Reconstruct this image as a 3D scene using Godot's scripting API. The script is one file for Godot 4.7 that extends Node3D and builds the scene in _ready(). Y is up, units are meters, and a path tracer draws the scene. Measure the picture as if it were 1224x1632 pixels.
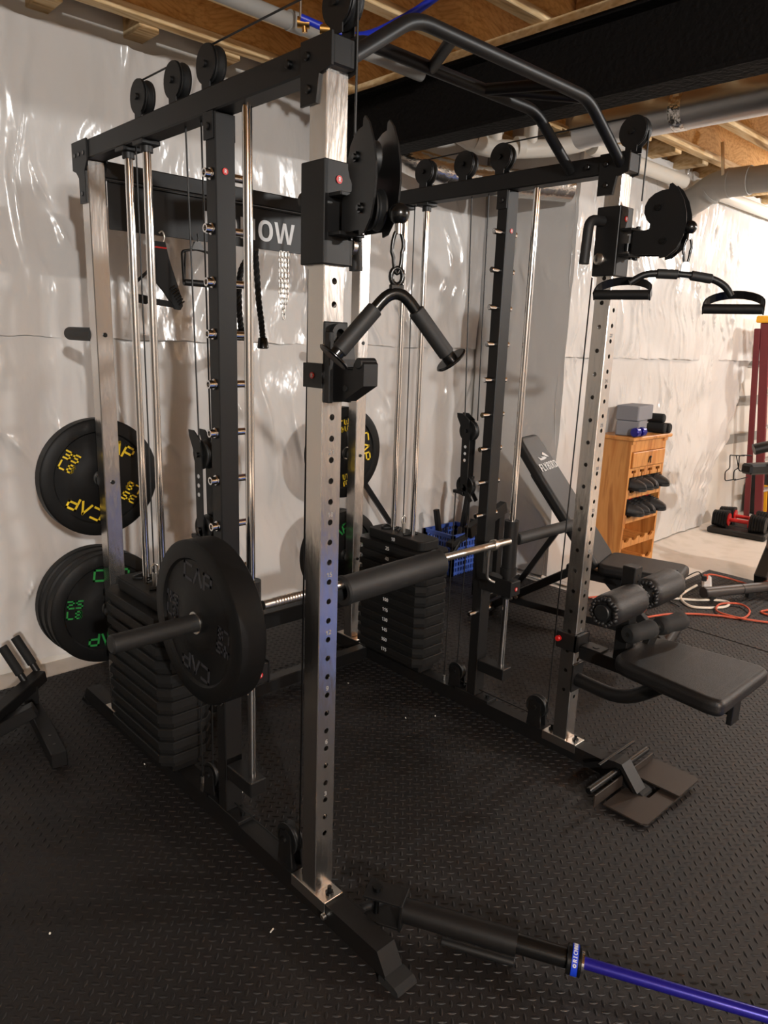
extends Node3D

const WT := 1.2813   # overall width of the rack, outer face to outer face

# ---------------------------------------------------------------- mesh builder
class MB:
	var v := PackedVector3Array()
	var n := PackedVector3Array()
	var ix := PackedInt32Array()
	func tri(a: Vector3, b: Vector3, c: Vector3, na: Vector3, nb: Vector3, nc: Vector3) -> void:
		var i := v.size()
		v.append(a); v.append(b); v.append(c)
		n.append(na); n.append(nb); n.append(nc)
		if (b - a).cross(c - a).dot(na + nb + nc) > 0.0:
			ix.append(i); ix.append(i + 2); ix.append(i + 1)
		else:
			ix.append(i); ix.append(i + 1); ix.append(i + 2)
	func flat(a: Vector3, b: Vector3, c: Vector3, out: Vector3) -> void:
		var m := (b - a).cross(c - a)
		if m.length_squared() < 1e-16: return
		m = m.normalized()
		if m.dot(out) < 0.0: m = -m
		tri(a, b, c, m, m, m)
	func quad(a: Vector3, b: Vector3, c: Vector3, d: Vector3, out: Vector3) -> void:
		var m := (c - a).cross(d - b)
		if m.length_squared() < 1e-16: return
		m = m.normalized()
		if m.dot(out) < 0.0: m = -m
		var i := v.size()
		v.append(a); v.append(b); v.append(c); v.append(d)
		for k in 4: n.append(m)
		if (c - a).cross(d - b).dot(m) > 0.0:
			for k in [0, 2, 1, 0, 3, 2]: ix.append(i + k)
		else:
			for k in [0, 1, 2, 0, 2, 3]: ix.append(i + k)
	func quads(a: Vector3, b: Vector3, c: Vector3, d: Vector3, na: Vector3, nb: Vector3, nc: Vector3, nd: Vector3) -> void:
		tri(a, b, c, na, nb, nc)
		tri(a, c, d, na, nc, nd)
	# box with chamfered edges, T places its centre
	func box(T: Transform3D, size: Vector3, bev := 0.0) -> void:
		var h := size * 0.5
		var b: float = min(bev, min(h.x, min(h.y, h.z)) * 0.9)
		var o := T.origin
		for ax in 3:
			var u := (ax + 1) % 3
			var w := (ax + 2) % 3
			for s in [-1.0, 1.0]:
				var q := []
				for k in [[-1, -1], [1, -1], [1, 1], [-1, 1]]:
					var p := Vector3.ZERO
					p[ax] = h[ax] * s
					p[u] = (h[u] - b) * k[0]
					p[w] = (h[w] - b) * k[1]
					q.append(T * p)
				var on := Vector3.ZERO
				on[ax] = s
				quad(q[0], q[1], q[2], q[3], T.basis * on)
		if b <= 0.0: return
		for ax in 3:
			var u := (ax + 1) % 3
			var w := (ax + 2) % 3
			for su in [-1.0, 1.0]:
				for sw in [-1.0, 1.0]:
					var q := []
					for k in [[0, -1], [0, 1], [1, 1], [1, -1]]:
						var p := Vector3.ZERO
						p[ax] = (h[ax] - b) * k[1]
						p[u] = (h[u] if k[0] == 0 else h[u] - b) * su
						p[w] = (h[w] - b if k[0] == 0 else h[w]) * sw
						q.append(T * p)
					var on := Vector3.ZERO
					on[u] = su; on[w] = sw
					quad(q[0], q[1], q[2], q[3], T.basis * on)
		for sx in [-1.0, 1.0]:
			for sy in [-1.0, 1.0]:
				for sz in [-1.0, 1.0]:
					var s := Vector3(sx, sy, sz)
					flat(T * (Vector3(h.x, h.y - b, h.z - b) * s), T * (Vector3(h.x - b, h.y, h.z - b) * s), T * (Vector3(h.x - b, h.y - b, h.z) * s), T.basis * s)
	# axis aligned box from two corners
	func ab(p: Vector3, q: Vector3, bev := 0.0) -> void:
		box(Transform3D(Basis.IDENTITY, (p + q) * 0.5), (q - p).abs(), bev)
	# bar with rectangular section between two points
	func bar(a: Vector3, b: Vector3, w: float, h: float, bev := 0.0, up := Vector3.UP) -> void:
		var z := (b - a).normalized()
		if abs(z.dot(up)) > 0.98: up = Vector3.RIGHT
		var x := up.cross(z).normalized()
		var y := z.cross(x)
		box(Transform3D(Basis(x, y, z), (a + b) * 0.5), Vector3(w, h, (b - a).length()), bev)
	func lathe(T: Transform3D, prof: Array, seg := 24) -> void:
		var nn := []
		for i in prof.size() - 1:
			var d: Vector2 = prof[i + 1] - prof[i]
			nn.append(Vector2(d.y, -d.x).normalized())
		for i in prof.size() - 1:
			var p: Vector2 = prof[i]
			var q: Vector2 = prof[i + 1]
			var np: Vector2 = nn[i]
			var nq: Vector2 = nn[i]
			if i > 0 and nn[i - 1].dot(nn[i]) > 0.72: np = (nn[i - 1] + nn[i]).normalized()
			if i < nn.size() - 1 and nn[i + 1].dot(nn[i]) > 0.72: nq = (nn[i + 1] + nn[i]).normalized()
			for k in seg:
				var a0 := TAU * k / seg
				var a1 := TAU * (k + 1) / seg
				var c0 := Vector3(cos(a0), 0, sin(a0))
				var c1 := Vector3(cos(a1), 0, sin(a1))
				var A := T * (c0 * p.x + Vector3(0, p.y, 0))
				var B := T * (c1 * p.x + Vector3(0, p.y, 0))
				var C := T * (c1 * q.x + Vector3(0, q.y, 0))
				var D := T * (c0 * q.x + Vector3(0, q.y, 0))
				var nA := T.basis * (c0 * np.x + Vector3(0, np.y, 0))
				var nB := T.basis * (c1 * np.x + Vector3(0, np.y, 0))
				var nC := T.basis * (c1 * nq.x + Vector3(0, nq.y, 0))
				var nD := T.basis * (c0 * nq.x + Vector3(0, nq.y, 0))
				if p.x > 1e-6: tri(A, B, C, nA, nB, nC)
				if q.x > 1e-6: tri(A, C, D, nA, nC, nD)
	# frame whose y axis runs from a to b
	func along(a: Vector3, b: Vector3) -> Transform3D:
		var y := (b - a).normalized()
		var r := Vector3.RIGHT if abs(y.x) < 0.9 else Vector3.FORWARD
		var z := r.cross(y).normalized()
		return Transform3D(Basis(y.cross(z), y, z), a)
	func cyl(a: Vector3, b: Vector3, r: float, seg := 20, bev := 0.0, r2 := -1.0) -> void:
		var L := (b - a).length()
		if r2 < 0.0: r2 = r
		if bev > 0.0:
			lathe(along(a, b), [Vector2(0, 0), Vector2(r - bev, 0), Vector2(r, bev), Vector2(r2, L - bev), Vector2(r2 - bev, L), Vector2(0, L)], seg)
		else:
			lathe(along(a, b), [Vector2(0, 0), Vector2(r, 0), Vector2(r2, L), Vector2(0, L)], seg)
	func ring(a: Vector3, b: Vector3, ro: float, ri: float, seg := 24) -> void:
		var L := (b - a).length()
		lathe(along(a, b), [Vector2(ri, 0), Vector2(ro, 0), Vector2(ro, L), Vector2(ri, L), Vector2(ri, 0)], seg)
	func tube(pts: Array, r: float, seg := 12, closed := false, flat_y := 1.0) -> void:
		var m := pts.size()
		var tan := []
		for i in m:
			var p0: Vector3 = pts[(i - 1 + m) % m] if (closed or i > 0) else pts[i]
			var p1: Vector3 = pts[(i + 1) % m] if (closed or i < m - 1) else pts[i]
			tan.append((p1 - p0).normalized())
		var t0: Vector3 = tan[0]
		var up := Vector3.UP if abs(t0.y) < 0.9 else Vector3.RIGHT
		var x := up.cross(t0).normalized()
		var rings := []
		var norms := []
		for i in m:
			var t: Vector3 = tan[i]
			x = (x - t * x.dot(t)).normalized()
			var y := t.cross(x)
			var rg := []
			var ng := []
			for k in seg:
				var a := TAU * k / seg
				var nv := x * cos(a) + y * sin(a)
				ng.append((x * cos(a) + y * sin(a) / flat_y).normalized())
				rg.append(pts[i] + (x * cos(a) + y * sin(a) * flat_y) * r)
			rings.append(rg); norms.append(ng)
		var last := m if closed else m - 1
		for i in last:
			var j := (i + 1) % m
			for k in seg:
				var l := (k + 1) % seg
				quads(rings[i][k], rings[i][l], rings[j][l], rings[j][k], norms[i][k], norms[i][l], norms[j][l], norms[j][k])
		if not closed:
			for k in range(1, seg - 1):
				flat(rings[0][0], rings[0][k], rings[0][k + 1], -tan[0])
				flat(rings[m - 1][0], rings[m - 1][k], rings[m - 1][k + 1], tan[m - 1])
	# polygon in the xy plane of T, extruded along its z from -d/2 to d/2
	func prism(T: Transform3D, poly: PackedVector2Array, d: float, smooth := false) -> void:
		var tr := Geometry2D.triangulate_polygon(poly)
		var z := d * 0.5
		for i in range(0, tr.size(), 3):
			var a := poly[tr[i]]
			var b := poly[tr[i + 1]]
			var c := poly[tr[i + 2]]
			flat(T * Vector3(a.x, a.y, z), T * Vector3(b.x, b.y, z), T * Vector3(c.x, c.y, z), T.basis.z)
			flat(T * Vector3(a.x, a.y, -z), T * Vector3(b.x, b.y, -z), T * Vector3(c.x, c.y, -z), -T.basis.z)
		var cw := Geometry2D.is_polygon_clockwise(poly)
		var m := poly.size()
		var en := []
		for i in m:
			var e := poly[(i + 1) % m] - poly[i]
			var o := Vector2(e.y, -e.x).normalized()
			if cw: o = -o
			en.append(o)
		for i in m:
			var a := poly[i]
			var b := poly[(i + 1) % m]
			var o: Vector2 = en[i]
			var oa := o
			var ob := o
			if smooth:
				if en[(i - 1 + m) % m].dot(o) > 0.6: oa = (o + en[(i - 1 + m) % m]).normalized()
				if en[(i + 1) % m].dot(o) > 0.6: ob = (o + en[(i + 1) % m]).normalized()
			var na := T.basis * Vector3(oa.x, oa.y, 0)
			var nb := T.basis * Vector3(ob.x, ob.y, 0)
			quads(T * Vector3(a.x, a.y, -z), T * Vector3(b.x, b.y, -z), T * Vector3(b.x, b.y, z), T * Vector3(a.x, a.y, z), na, nb, nb, na)
	# padded shape: convex outline in the xz plane of T, from y=0 to y=h, edges rounded by r
	func cushion(T: Transform3D, poly: PackedVector2Array, h: float, r: float, crown := 0.0) -> void:
		var m := poly.size()
		if Geometry2D.is_polygon_clockwise(poly): poly.reverse()
		var cen := Vector2.ZERO
		for p in poly: cen += p / m
		var nr := []
		for i in m:
			var e := (poly[(i + 1) % m] - poly[(i - 1 + m) % m]).normalized()
			nr.append(Vector2(e.y, -e.x))
		var lay := []
		var st := 4
		for k in st + 1:
			var a := PI * 0.5 * k / st
			lay.append([r * (1.0 - sin(a)), r * (1.0 - cos(a)), Vector2(sin(a), -cos(a))])
		for k in st + 1:
			var a := PI * 0.5 * k / st
			lay.append([r * (1.0 - cos(a)), h - r * (1.0 - sin(a)), Vector2(cos(a), sin(a))])
		var rings := []
		var norms := []
		for L in lay:
			var rg := []
			var ng := []
			for i in m:
				var q: Vector2 = poly[i] - nr[i] * L[0]
				rg.append(T * Vector3(q.x, L[1], q.y))
				ng.append((T.basis * Vector3(nr[i].x * L[2].x, L[2].y, nr[i].y * L[2].x)).normalized())
			rings.append(rg); norms.append(ng)
		for i in rings.size() - 1:
			for k in m:
				var l := (k + 1) % m
				quads(rings[i][k], rings[i][l], rings[i + 1][l], rings[i + 1][k], norms[i][k], norms[i][l], norms[i + 1][l], norms[i + 1][k])
		var top: Array = rings[rings.size() - 1]
		var up := T.basis.y.normalized()
		var cmid := T * Vector3(cen.x, h + crown, cen.y)
		var half := []
		for i in m: half.append((top[i] + cmid) * 0.5 + up * crown * 0.25)
		for k in m:
			var l := (k + 1) % m
			quads(top[k], top[l], half[l], half[k], norms[rings.size() - 1][k], norms[rings.size() - 1][l], up, up)
			tri(half[k], half[l], cmid, up, up, up)
			flat(rings[0][k], rings[0][l], T * Vector3(cen.x, 0, cen.y), -up)
	func sphere(c: Vector3, r: float, seg := 20, sq := Vector3.ONE) -> void:
		var pr := []
		var m: int = max(6, seg / 2)
		for k in m + 1:
			var a := -PI / 2 + PI * k / m
			pr.append(Vector2(cos(a) * r, sin(a) * r))
		lathe(Transform3D(Basis.from_scale(sq), c), pr, seg)
	# one face of a hollow post, with round holes
	func hole_face(o: Vector3, ux: Vector3, w: float, h: float, holes: Array, r: float, th: float) -> void:
		var uy := Vector3.UP
		var nz := ux.cross(uy)
		var y0 := 0.0
		for i in holes.size():
			var c: float = holes[i]
			var y1: float = h if i == holes.size() - 1 else (c + holes[i + 1]) * 0.5
			var outer := []
			for k in 4: outer.append(Vector2(-w / 2 + w * k / 4.0, y0))
			for k in 4: outer.append(Vector2(w / 2, lerp(y0, y1, k / 4.0)))
			for k in 4: outer.append(Vector2(w / 2 - w * k / 4.0, y1))
			for k in 4: outer.append(Vector2(-w / 2, lerp(y1, y0, k / 4.0)))
			for k in 16:
				var a: Vector2 = outer[k]
				var b: Vector2 = outer[(k + 1) % 16]
				var ga := Vector2.from_angle(TAU * (k / 16.0) - PI * 0.75) * r
				var gb := Vector2.from_angle(TAU * ((k + 1) / 16.0) - PI * 0.75) * r
				quad(o + ux * a.x + uy * a.y, o + ux * b.x + uy * b.y, o + ux * gb.x + uy * (c + gb.y), o + ux * ga.x + uy * (c + ga.y), nz)
				var pa := o + ux * ga.x + uy * (c + ga.y)
				var pb := o + ux * gb.x + uy * (c + gb.y)
				quad(pa, pb, pb - nz * th, pa - nz * th, -(ux * ga.x + uy * ga.y))
			y0 = y1

# ---------------------------------------------------------------- scene helpers
var M := {}
var ORG := Vector3.ZERO
var taken := {}
var font_bold: SystemFont
var font_plain: SystemFont

func numbered(s: String) -> String:
	if not taken.has(s):
		taken[s] = 0
		return s
	taken[s] += 1
	return "%s_%03d" % [s, taken[s]]

func tag(o: Node, label: String, category: String, group := "") -> Node:
	o.set_meta("label", label)
	o.set_meta("category", category)
	if group != "": o.set_meta("group", group)
	return o

# a thing: Node3D at its base, parts are added in world coordinates and shifted by ORG
func thing(called: String, label: String, category: String, at := Vector3.ZERO, group := "") -> Node3D:
	var o := Node3D.new()
	o.name = numbered(called)
	add_child(o)
	o.position = at
	ORG = at
	tag(o, label, category, group)
	return o

func mesh_of(mb: MB, shift: Vector3) -> ArrayMesh:
	var vv := mb.v
	if shift != Vector3.ZERO:
		for i in vv.size(): vv[i] = vv[i] - shift
	var arr := []
	arr.resize(Mesh.ARRAY_MAX)
	arr[Mesh.ARRAY_VERTEX] = vv
	arr[Mesh.ARRAY_NORMAL] = mb.n
	arr[Mesh.ARRAY_INDEX] = mb.ix
	var am := ArrayMesh.new()
	am.add_surface_from_arrays(Mesh.PRIMITIVE_TRIANGLES, arr)
	return am

func part(mb: MB, called: String, m: Material, parent: Node, label := "") -> MeshInstance3D:
	var o := MeshInstance3D.new()
	o.mesh = mesh_of(mb, ORG if parent != self else Vector3.ZERO)
	o.material_override = m
	o.name = called if parent != self else numbered(called)
	parent.add_child(o, true)
	if label != "": o.set_meta("label", label)
	return o

func struct(mb: MB, called: String, m: Material) -> MeshInstance3D:
	ORG = Vector3.ZERO
	var o := part(mb, called, m, self)
	o.set_meta("kind", "structure")
	return o

func text(s: String, h: float, m: Material, parent: Node, T: Transform3D, called := "lettering", depth := 0.0015, bold := true) -> MeshInstance3D:
	var tm := TextMesh.new()
	tm.text = s
	tm.font = font_bold if bold else font_plain
	tm.font_size = 64
	tm.pixel_size = h / 46.0
	tm.depth = depth
	tm.curve_step = 2.0
	var o := MeshInstance3D.new()
	o.mesh = tm
	o.material_override = m
	o.name = called
	parent.add_child(o, true)
	o.transform = Transform3D(T.basis, T.origin - (ORG if parent != self else Vector3.ZERO))
	return o

func copy(o: Node3D, at: Vector3, turn := 0.0, label := "") -> Node3D:
	var c: Node3D = o.duplicate()
	c.name = numbered(String(o.name).rstrip("0123456789").trim_suffix("_"))
	add_child(c)
	c.position = at
	c.rotation.y = turn
	if label != "": c.set_meta("label", label)
	return c

func V(x: float, y: float, z: float) -> Vector3: return Vector3(x, y, z)
func TR(x: Vector3, y: Vector3, z: Vector3, o: Vector3) -> Transform3D: return Transform3D(Basis(x, y, z), o)
func at(o: Vector3) -> Transform3D: return Transform3D(Basis.IDENTITY, o)
# frame for a profile drawn in (z, y) and extruded along x
func side_frame(x: float) -> Transform3D: return TR(V(0, 0, 1), V(0, 1, 0), V(-1, 0, 0), V(x, 0, 0))

func poly(a: Array) -> PackedVector2Array:
	var p := PackedVector2Array()
	for q in a: p.append(Vector2(q[0], q[1]))
	return p

func rrect(w: float, h: float, r: float, st := 4) -> PackedVector2Array:
	var p := PackedVector2Array()
	for c in [[1, 1, 0], [-1, 1, 1], [-1, -1, 2], [1, -1, 3]]:
		for k in st + 1:
			var a: float = PI / 2 * (c[2] + float(k) / st)
			p.append(Vector2((w / 2 - r) * c[0] + cos(a) * r, (h / 2 - r) * c[1] + sin(a) * r))
	return p

func circle(r: float, st := 20, c := Vector2.ZERO) -> PackedVector2Array:
	var p := PackedVector2Array()
	for k in st: p.append(c + Vector2.from_angle(TAU * k / st) * r)
	return p

# polyline with its corners rounded
func fillet(pts: Array, r: float, st := 5) -> Array:
	var o := [pts[0]]
	for i in range(1, pts.size() - 1):
		var p: Vector3 = pts[i]
		var a: Vector3 = pts[i - 1] - p
		var b: Vector3 = pts[i + 1] - p
		var d: float = min(r, min(a.length(), b.length()) * 0.48)
		var s: Vector3 = p + a.normalized() * d
		var e: Vector3 = p + b.normalized() * d
		for k in st + 1:
			var t := float(k) / st
			o.append(s * (1 - t) * (1 - t) + p * 2 * t * (1 - t) + e * t * t)
	o.append(pts[pts.size() - 1])
	return o

func spline(pts: Array, st := 6) -> Array:
	var o := []
	var m := pts.size()
	for i in m - 1:
		var p0: Vector3 = pts[max(i - 1, 0)]
		var p1: Vector3 = pts[i]
		var p2: Vector3 = pts[i + 1]
		var p3: Vector3 = pts[min(i + 2, m - 1)]
		for k in st:
			o.append(p1.cubic_interpolate(p2, p0, p3, float(k) / st))
	o.append(pts[m - 1])
	return o

# ---------------------------------------------------------------- materials
func mat(key: String, c: Color, rough: float, metal := 0.0, spec := 0.5) -> StandardMaterial3D:
	var m := StandardMaterial3D.new()
	m.albedo_color = c
	m.roughness = rough
	m.metallic = metal
	m.metallic_specular = spec
	M[key] = m
	return m

func noise(freq: float, seed: int, kind := FastNoiseLite.TYPE_SIMPLEX, oct := 4) -> FastNoiseLite:
	var f := FastNoiseLite.new()
	f.noise_type = kind
	f.frequency = freq
	f.seed = seed
	f.fractal_octaves = oct
	return f

# an image computed from noise, stretched by (sx, sy), coloured by a ramp
func noise_tex(w: int, h: int, f: FastNoiseLite, sx: float, sy: float, cols: Array, warp := 0.0) -> ImageTexture:
	var im := Image.create(w, h, true, Image.FORMAT_RGB8)
	for y in h:
		for x in w:
			# wrap on a torus so that the texture tiles
			var a := TAU * x / w
			var b := TAU * y / h
			var rr := w / TAU
			var rq := h / TAU
			var t := f.get_noise_3d((cos(a) * rr) * sx + 31.0, (sin(a) * rr) * sx + cos(b) * rq * sy, sin(b) * rq * sy)
			t = clamp(t * 0.5 * 1.7 + 0.5, 0.0, 0.9999) * (cols.size() - 1)
			var i := int(t)
			im.set_pixel(x, y, cols[i].lerp(cols[i + 1], t - i))
	im.generate_mipmaps()
	return ImageTexture.create_from_image(im)

func triplanar(m: StandardMaterial3D, scale: Vector3, world := true) -> void:
	m.uv1_triplanar = true
	m.uv1_world_triplanar = world
	m.uv1_scale = scale

func relief(m: StandardMaterial3D, freq: float, seed: int, strength: float, kind := FastNoiseLite.TYPE_SIMPLEX) -> void:
	var t := NoiseTexture2D.new()
	t.width = 256; t.height = 256
	t.noise = noise(freq, seed, kind)
	t.seamless = true
	t.as_normal_map = true
	t.bump_strength = strength
	m.normal_enabled = true
	m.normal_texture = t

func materials() -> void:
	mat("black", Color(0.08, 0.076, 0.075), 0.45, 0.0, 0.4)                    # powder coated steel
	mat("black_gloss", Color(0.05, 0.05, 0.05), 0.25)
	mat("plastic", Color(0.07, 0.07, 0.07), 0.5)
	mat("cable", Color(0.05, 0.05, 0.05), 0.45)
	mat("rubber", Color(0.07, 0.068, 0.067), 0.5, 0.0, 0.3)                    # bumper plates
	mat("foam", Color(0.065, 0.063, 0.062), 0.8)
	mat("grip", Color(0.10, 0.097, 0.095), 0.6)
	mat("vinyl", Color(0.09, 0.082, 0.08), 0.45, 0.0, 0.45)
	relief(M.vinyl, 0.25, 5, 1.5); triplanar(M.vinyl, Vector3(6, 6, 6), false)
	mat("steel", Color(0.80, 0.78, 0.76), 0.27, 1.0)                 # brushed post
	relief(M.steel, 0.02, 9, 0.5); triplanar(M.steel, Vector3(9, 1.0, 9))
	mat("chrome", Color(0.86, 0.85, 0.84), 0.1, 1.0)
	mat("zinc", Color(0.82, 0.80, 0.77), 0.3, 1.0)
	mat("bolt", Color(0.25, 0.25, 0.25), 0.35, 1.0)
	mat("stack", Color(0.095, 0.092, 0.09), 0.55, 0.0, 0.32)
	mat("red", Color(0.72, 0.10, 0.09), 0.4)
	mat("etched", Color(0.50, 0.49, 0.48), 0.7)
	mat("white", Color(0.86, 0.86, 0.86), 0.5)
	mat("print", Color(0.80, 0.80, 0.80), 0.6)
	mat("grey_print", Color(0.16, 0.155, 0.17), 0.6)
	mat("yellow", Color(0.85, 0.72, 0.12), 0.5)
	mat("green", Color(0.13, 0.50, 0.22), 0.5)
	mat("blue_bar", Color(0.12, 0.10, 0.50), 0.28, 0.35)
	mat("blue", Color(0.07, 0.22, 0.74), 0.45)
	mat("crate_blue", Color(0.24, 0.36, 0.70), 0.5)
	mat("blue_mat", Color(0.18, 0.42, 0.86), 0.6)
	mat("mat", Color(0.11, 0.098, 0.095), 0.5, 0.0, 0.45)               # floor mat
	relief(M.mat, 0.35, 3, 1.2); triplanar(M.mat, Vector3(5, 5, 5))
	mat("block_wall", Color(0.46, 0.44, 0.42), 0.85)
	mat("concrete", Color(0.82, 0.79, 0.755), 0.75)
	M.concrete.albedo_texture = noise_tex(256, 256, noise(0.03, 21), 1.0, 1.0, [Color(0.94, 0.94, 0.93), Color(0.99, 0.99, 0.99), Color(1, 1, 1), Color(0.965, 0.96, 0.95)])
	triplanar(M.concrete, Vector3(0.5, 0.5, 0.5))
	mat("sheet", Color(0.80, 0.785, 0.77), 0.2, 0.0, 0.5)            # white poly vapour barrier
	relief(M.sheet, 0.02, 14, 0.8); triplanar(M.sheet, Vector3(1.6, 0.6, 1.6))
	mat("wallboard", Color(0.80, 0.78, 0.75), 0.7)
	mat("grey_board", Color(0.55, 0.54, 0.52), 0.7)
	mat("lumber", Color(0.93, 0.82, 0.64), 0.75)
	M.lumber.albedo_texture = noise_tex(512, 128, noise(0.03, 4), 0.12, 1.3, [Color(0.72, 0.62, 0.5), Color(0.95, 0.9, 0.82), Color(1, 1, 1), Color(0.85, 0.78, 0.68)])
	triplanar(M.lumber, Vector3(1.0, 3.0, 3.0))
	mat("osb", Color(0.92, 0.77, 0.53), 0.8)
	M.osb.albedo_texture = noise_tex(512, 512, noise(0.07, 8, FastNoiseLite.TYPE_CELLULAR, 3), 0.5, 1.2, [Color(1, 0.96, 0.88), Color(0.9, 0.8, 0.66), Color(0.68, 0.55, 0.4), Color(0.98, 0.9, 0.76), Color(0.55, 0.42, 0.3)])
	triplanar(M.osb, Vector3(1.6, 1.6, 1.6))
	mat("beam", Color(0.075, 0.066, 0.062), 0.7, 0.0, 0.2)
	relief(M.beam, 0.05, 31, 1.5); triplanar(M.beam, Vector3(2, 2, 2))
	mat("galv", Color(0.78, 0.78, 0.78), 0.35, 1.0)
	mat("foil", Color(0.88, 0.87, 0.85), 0.22, 1.0)
	relief(M.foil, 0.03, 17, 2.5); triplanar(M.foil, Vector3(2, 2, 2))
	mat("pvc", Color(0.88, 0.86, 0.82), 0.35)
	mat("pine", Color(0.80, 0.56, 0.30), 0.45)
	M.pine.albedo_texture = noise_tex(128, 512, noise(0.025, 12), 1.4, 0.12, [Color(0.80, 0.70, 0.58), Color(1, 1, 1), Color(0.94, 0.88, 0.8), Color(0.86, 0.76, 0.64)])
	triplanar(M.pine, Vector3(2.5, 0.8, 2.5))
	mat("grey_foam", Color(0.50, 0.50, 0.52), 0.85)
	mat("shoe", Color(0.17, 0.165, 0.165), 0.5)
	mat("ladder", Color(0.42, 0.13, 0.15), 0.55)
	mat("ladder_yellow", Color(0.92, 0.66, 0.08), 0.5)
	mat("alu", Color(0.75, 0.75, 0.74), 0.4, 1.0)
	mat("orange", Color(0.74, 0.31, 0.20), 0.5)
	mat("cord_white", Color(0.86, 0.82, 0.76), 0.5)
	mat("dark_red", Color(0.30, 0.07, 0.06), 0.4)
	mat("bike_grey", Color(0.26, 0.24, 0.23), 0.4)
	mat("pex_blue", Color(0.10, 0.18, 0.70), 0.4)
	mat("pex_red", Color(0.70, 0.09, 0.09), 0.4)
	mat("brass", Color(0.80, 0.62, 0.36), 0.3, 1.0)
	mat("pipe_grey", Color(0.62, 0.61, 0.59), 0.5)
	mat("crumb", Color(0.82, 0.80, 0.76), 0.8)
	mat("steel_plate", Color(0.20, 0.17, 0.15), 0.5, 0.3)
	var b := mat("bulb", Color(1, 0.93, 0.82), 0.4)
	b.emission_enabled = true
	b.emission = Color(1.0, 0.98, 0.95)
	b.emission_energy_multiplier = 6.0
# ---------------------------------------------------------------- camera, light, order of building
func _ready() -> void:
	var cam := Camera3D.new()
	cam.name = "camera"
	cam.fov = 70.34
	cam.near = 0.05
	cam.position = V(-1.0603, 1.5634, 1.3326)
	cam.rotation = V(-0.2311, -0.7614, 0.0351)
	add_child(cam)
	cam.current = true
	var we := WorldEnvironment.new()
	we.name = "environment"
	var env := Environment.new()
	env.background_mode = Environment.BG_COLOR
	env.background_color = Color(0.0, 0.0, 0.0)
	env.ambient_light_source = Environment.AMBIENT_SOURCE_DISABLED
	env.tonemap_mode = Environment.TONE_MAPPER_LINEAR
	env.tonemap_exposure = 1.0
	env.sdfgi_enabled = true
	env.ssao_enabled = true
	env.ssil_enabled = true
	we.environment = env
	add_child(we)
	font_bold = SystemFont.new()
	font_bold.font_names = PackedStringArray(["Droid Sans"])
	font_bold.font_weight = 700
	font_plain = SystemFont.new()
	font_plain.font_names = PackedStringArray(["Droid Sans"])
	materials()
	wav = noise(1.6, 77)
	# bare bulbs under the joists: position, energy
	bulb(V(-2.1, 2.62, 4.6), 21.0, "bare bulb in a ceiling holder behind the left end of the rack")
	bulb(V(6.4, 2.60, -0.30), 2.5, "bare bulb in a ceiling holder above the folding ladder")
	bulb(V(4.2, 2.62, 3.4), 11.5, "bare bulb in a ceiling holder in front of the seat attachment")
	room()
	ceiling_works()
	rack()
	on_the_rack()
	around()

func bulb(p: Vector3, e: float, label: String) -> void:
	var t := thing("ceiling_bulb", label, "light bulb", p + V(0, 0.23, 0), "bare ceiling bulbs")
	var mb := MB.new()
	mb.lathe(at(p + V(0, 0.13, 0)), [Vector2(0, -0.05), Vector2(0.03, -0.05), Vector2(0.035, 0.0), Vector2(0.06, 0.06), Vector2(0.06, 0.10), Vector2(0, 0.10)], 20)
	part(mb, "lamp_holder", M.white, t)
	mb = MB.new()
	mb.lathe(at(p), [Vector2(0, -0.045), Vector2(0.018, -0.041), Vector2(0.03, -0.03), Vector2(0.036, -0.01), Vector2(0.035, 0.01), Vector2(0.028, 0.035), Vector2(0.017, 0.06), Vector2(0.014, 0.085), Vector2(0, 0.085)], 20)
	part(mb, "bulb", M.bulb, t)
	var l := OmniLight3D.new()
	l.name = "light"
	l.light_color = Color(1.0, 0.995, 0.985)
	l.light_energy = e
	l.light_size = 0.06
	l.omni_range = 30.0
	l.omni_attenuation = 2.0
	l.shadow_enabled = true
	t.add_child(l, true)
	l.position = V(0, -0.23, 0)

var wav: FastNoiseLite

# how the border of a sheet wanders: 1 all round, 2 with a torn right side
func sheet_edge(kind: int, a: float, b: float) -> Vector2:
	if kind == 1:
		if b > 0.99: return Vector2(0, 0.02 * wav.get_noise_2d(a * 7.0, 3.0))
		if b < 0.01: return Vector2(0, 0.012 * wav.get_noise_2d(a * 9.0, 9.0))
		return Vector2.ZERO
	if a > 0.75:
		return Vector2((a - 0.75) / 0.25 * (0.12 * wav.get_noise_1d(b * 2.3 + 4.0) + 0.55 * (b - 0.35)), 0)
	return Vector2.ZERO

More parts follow.
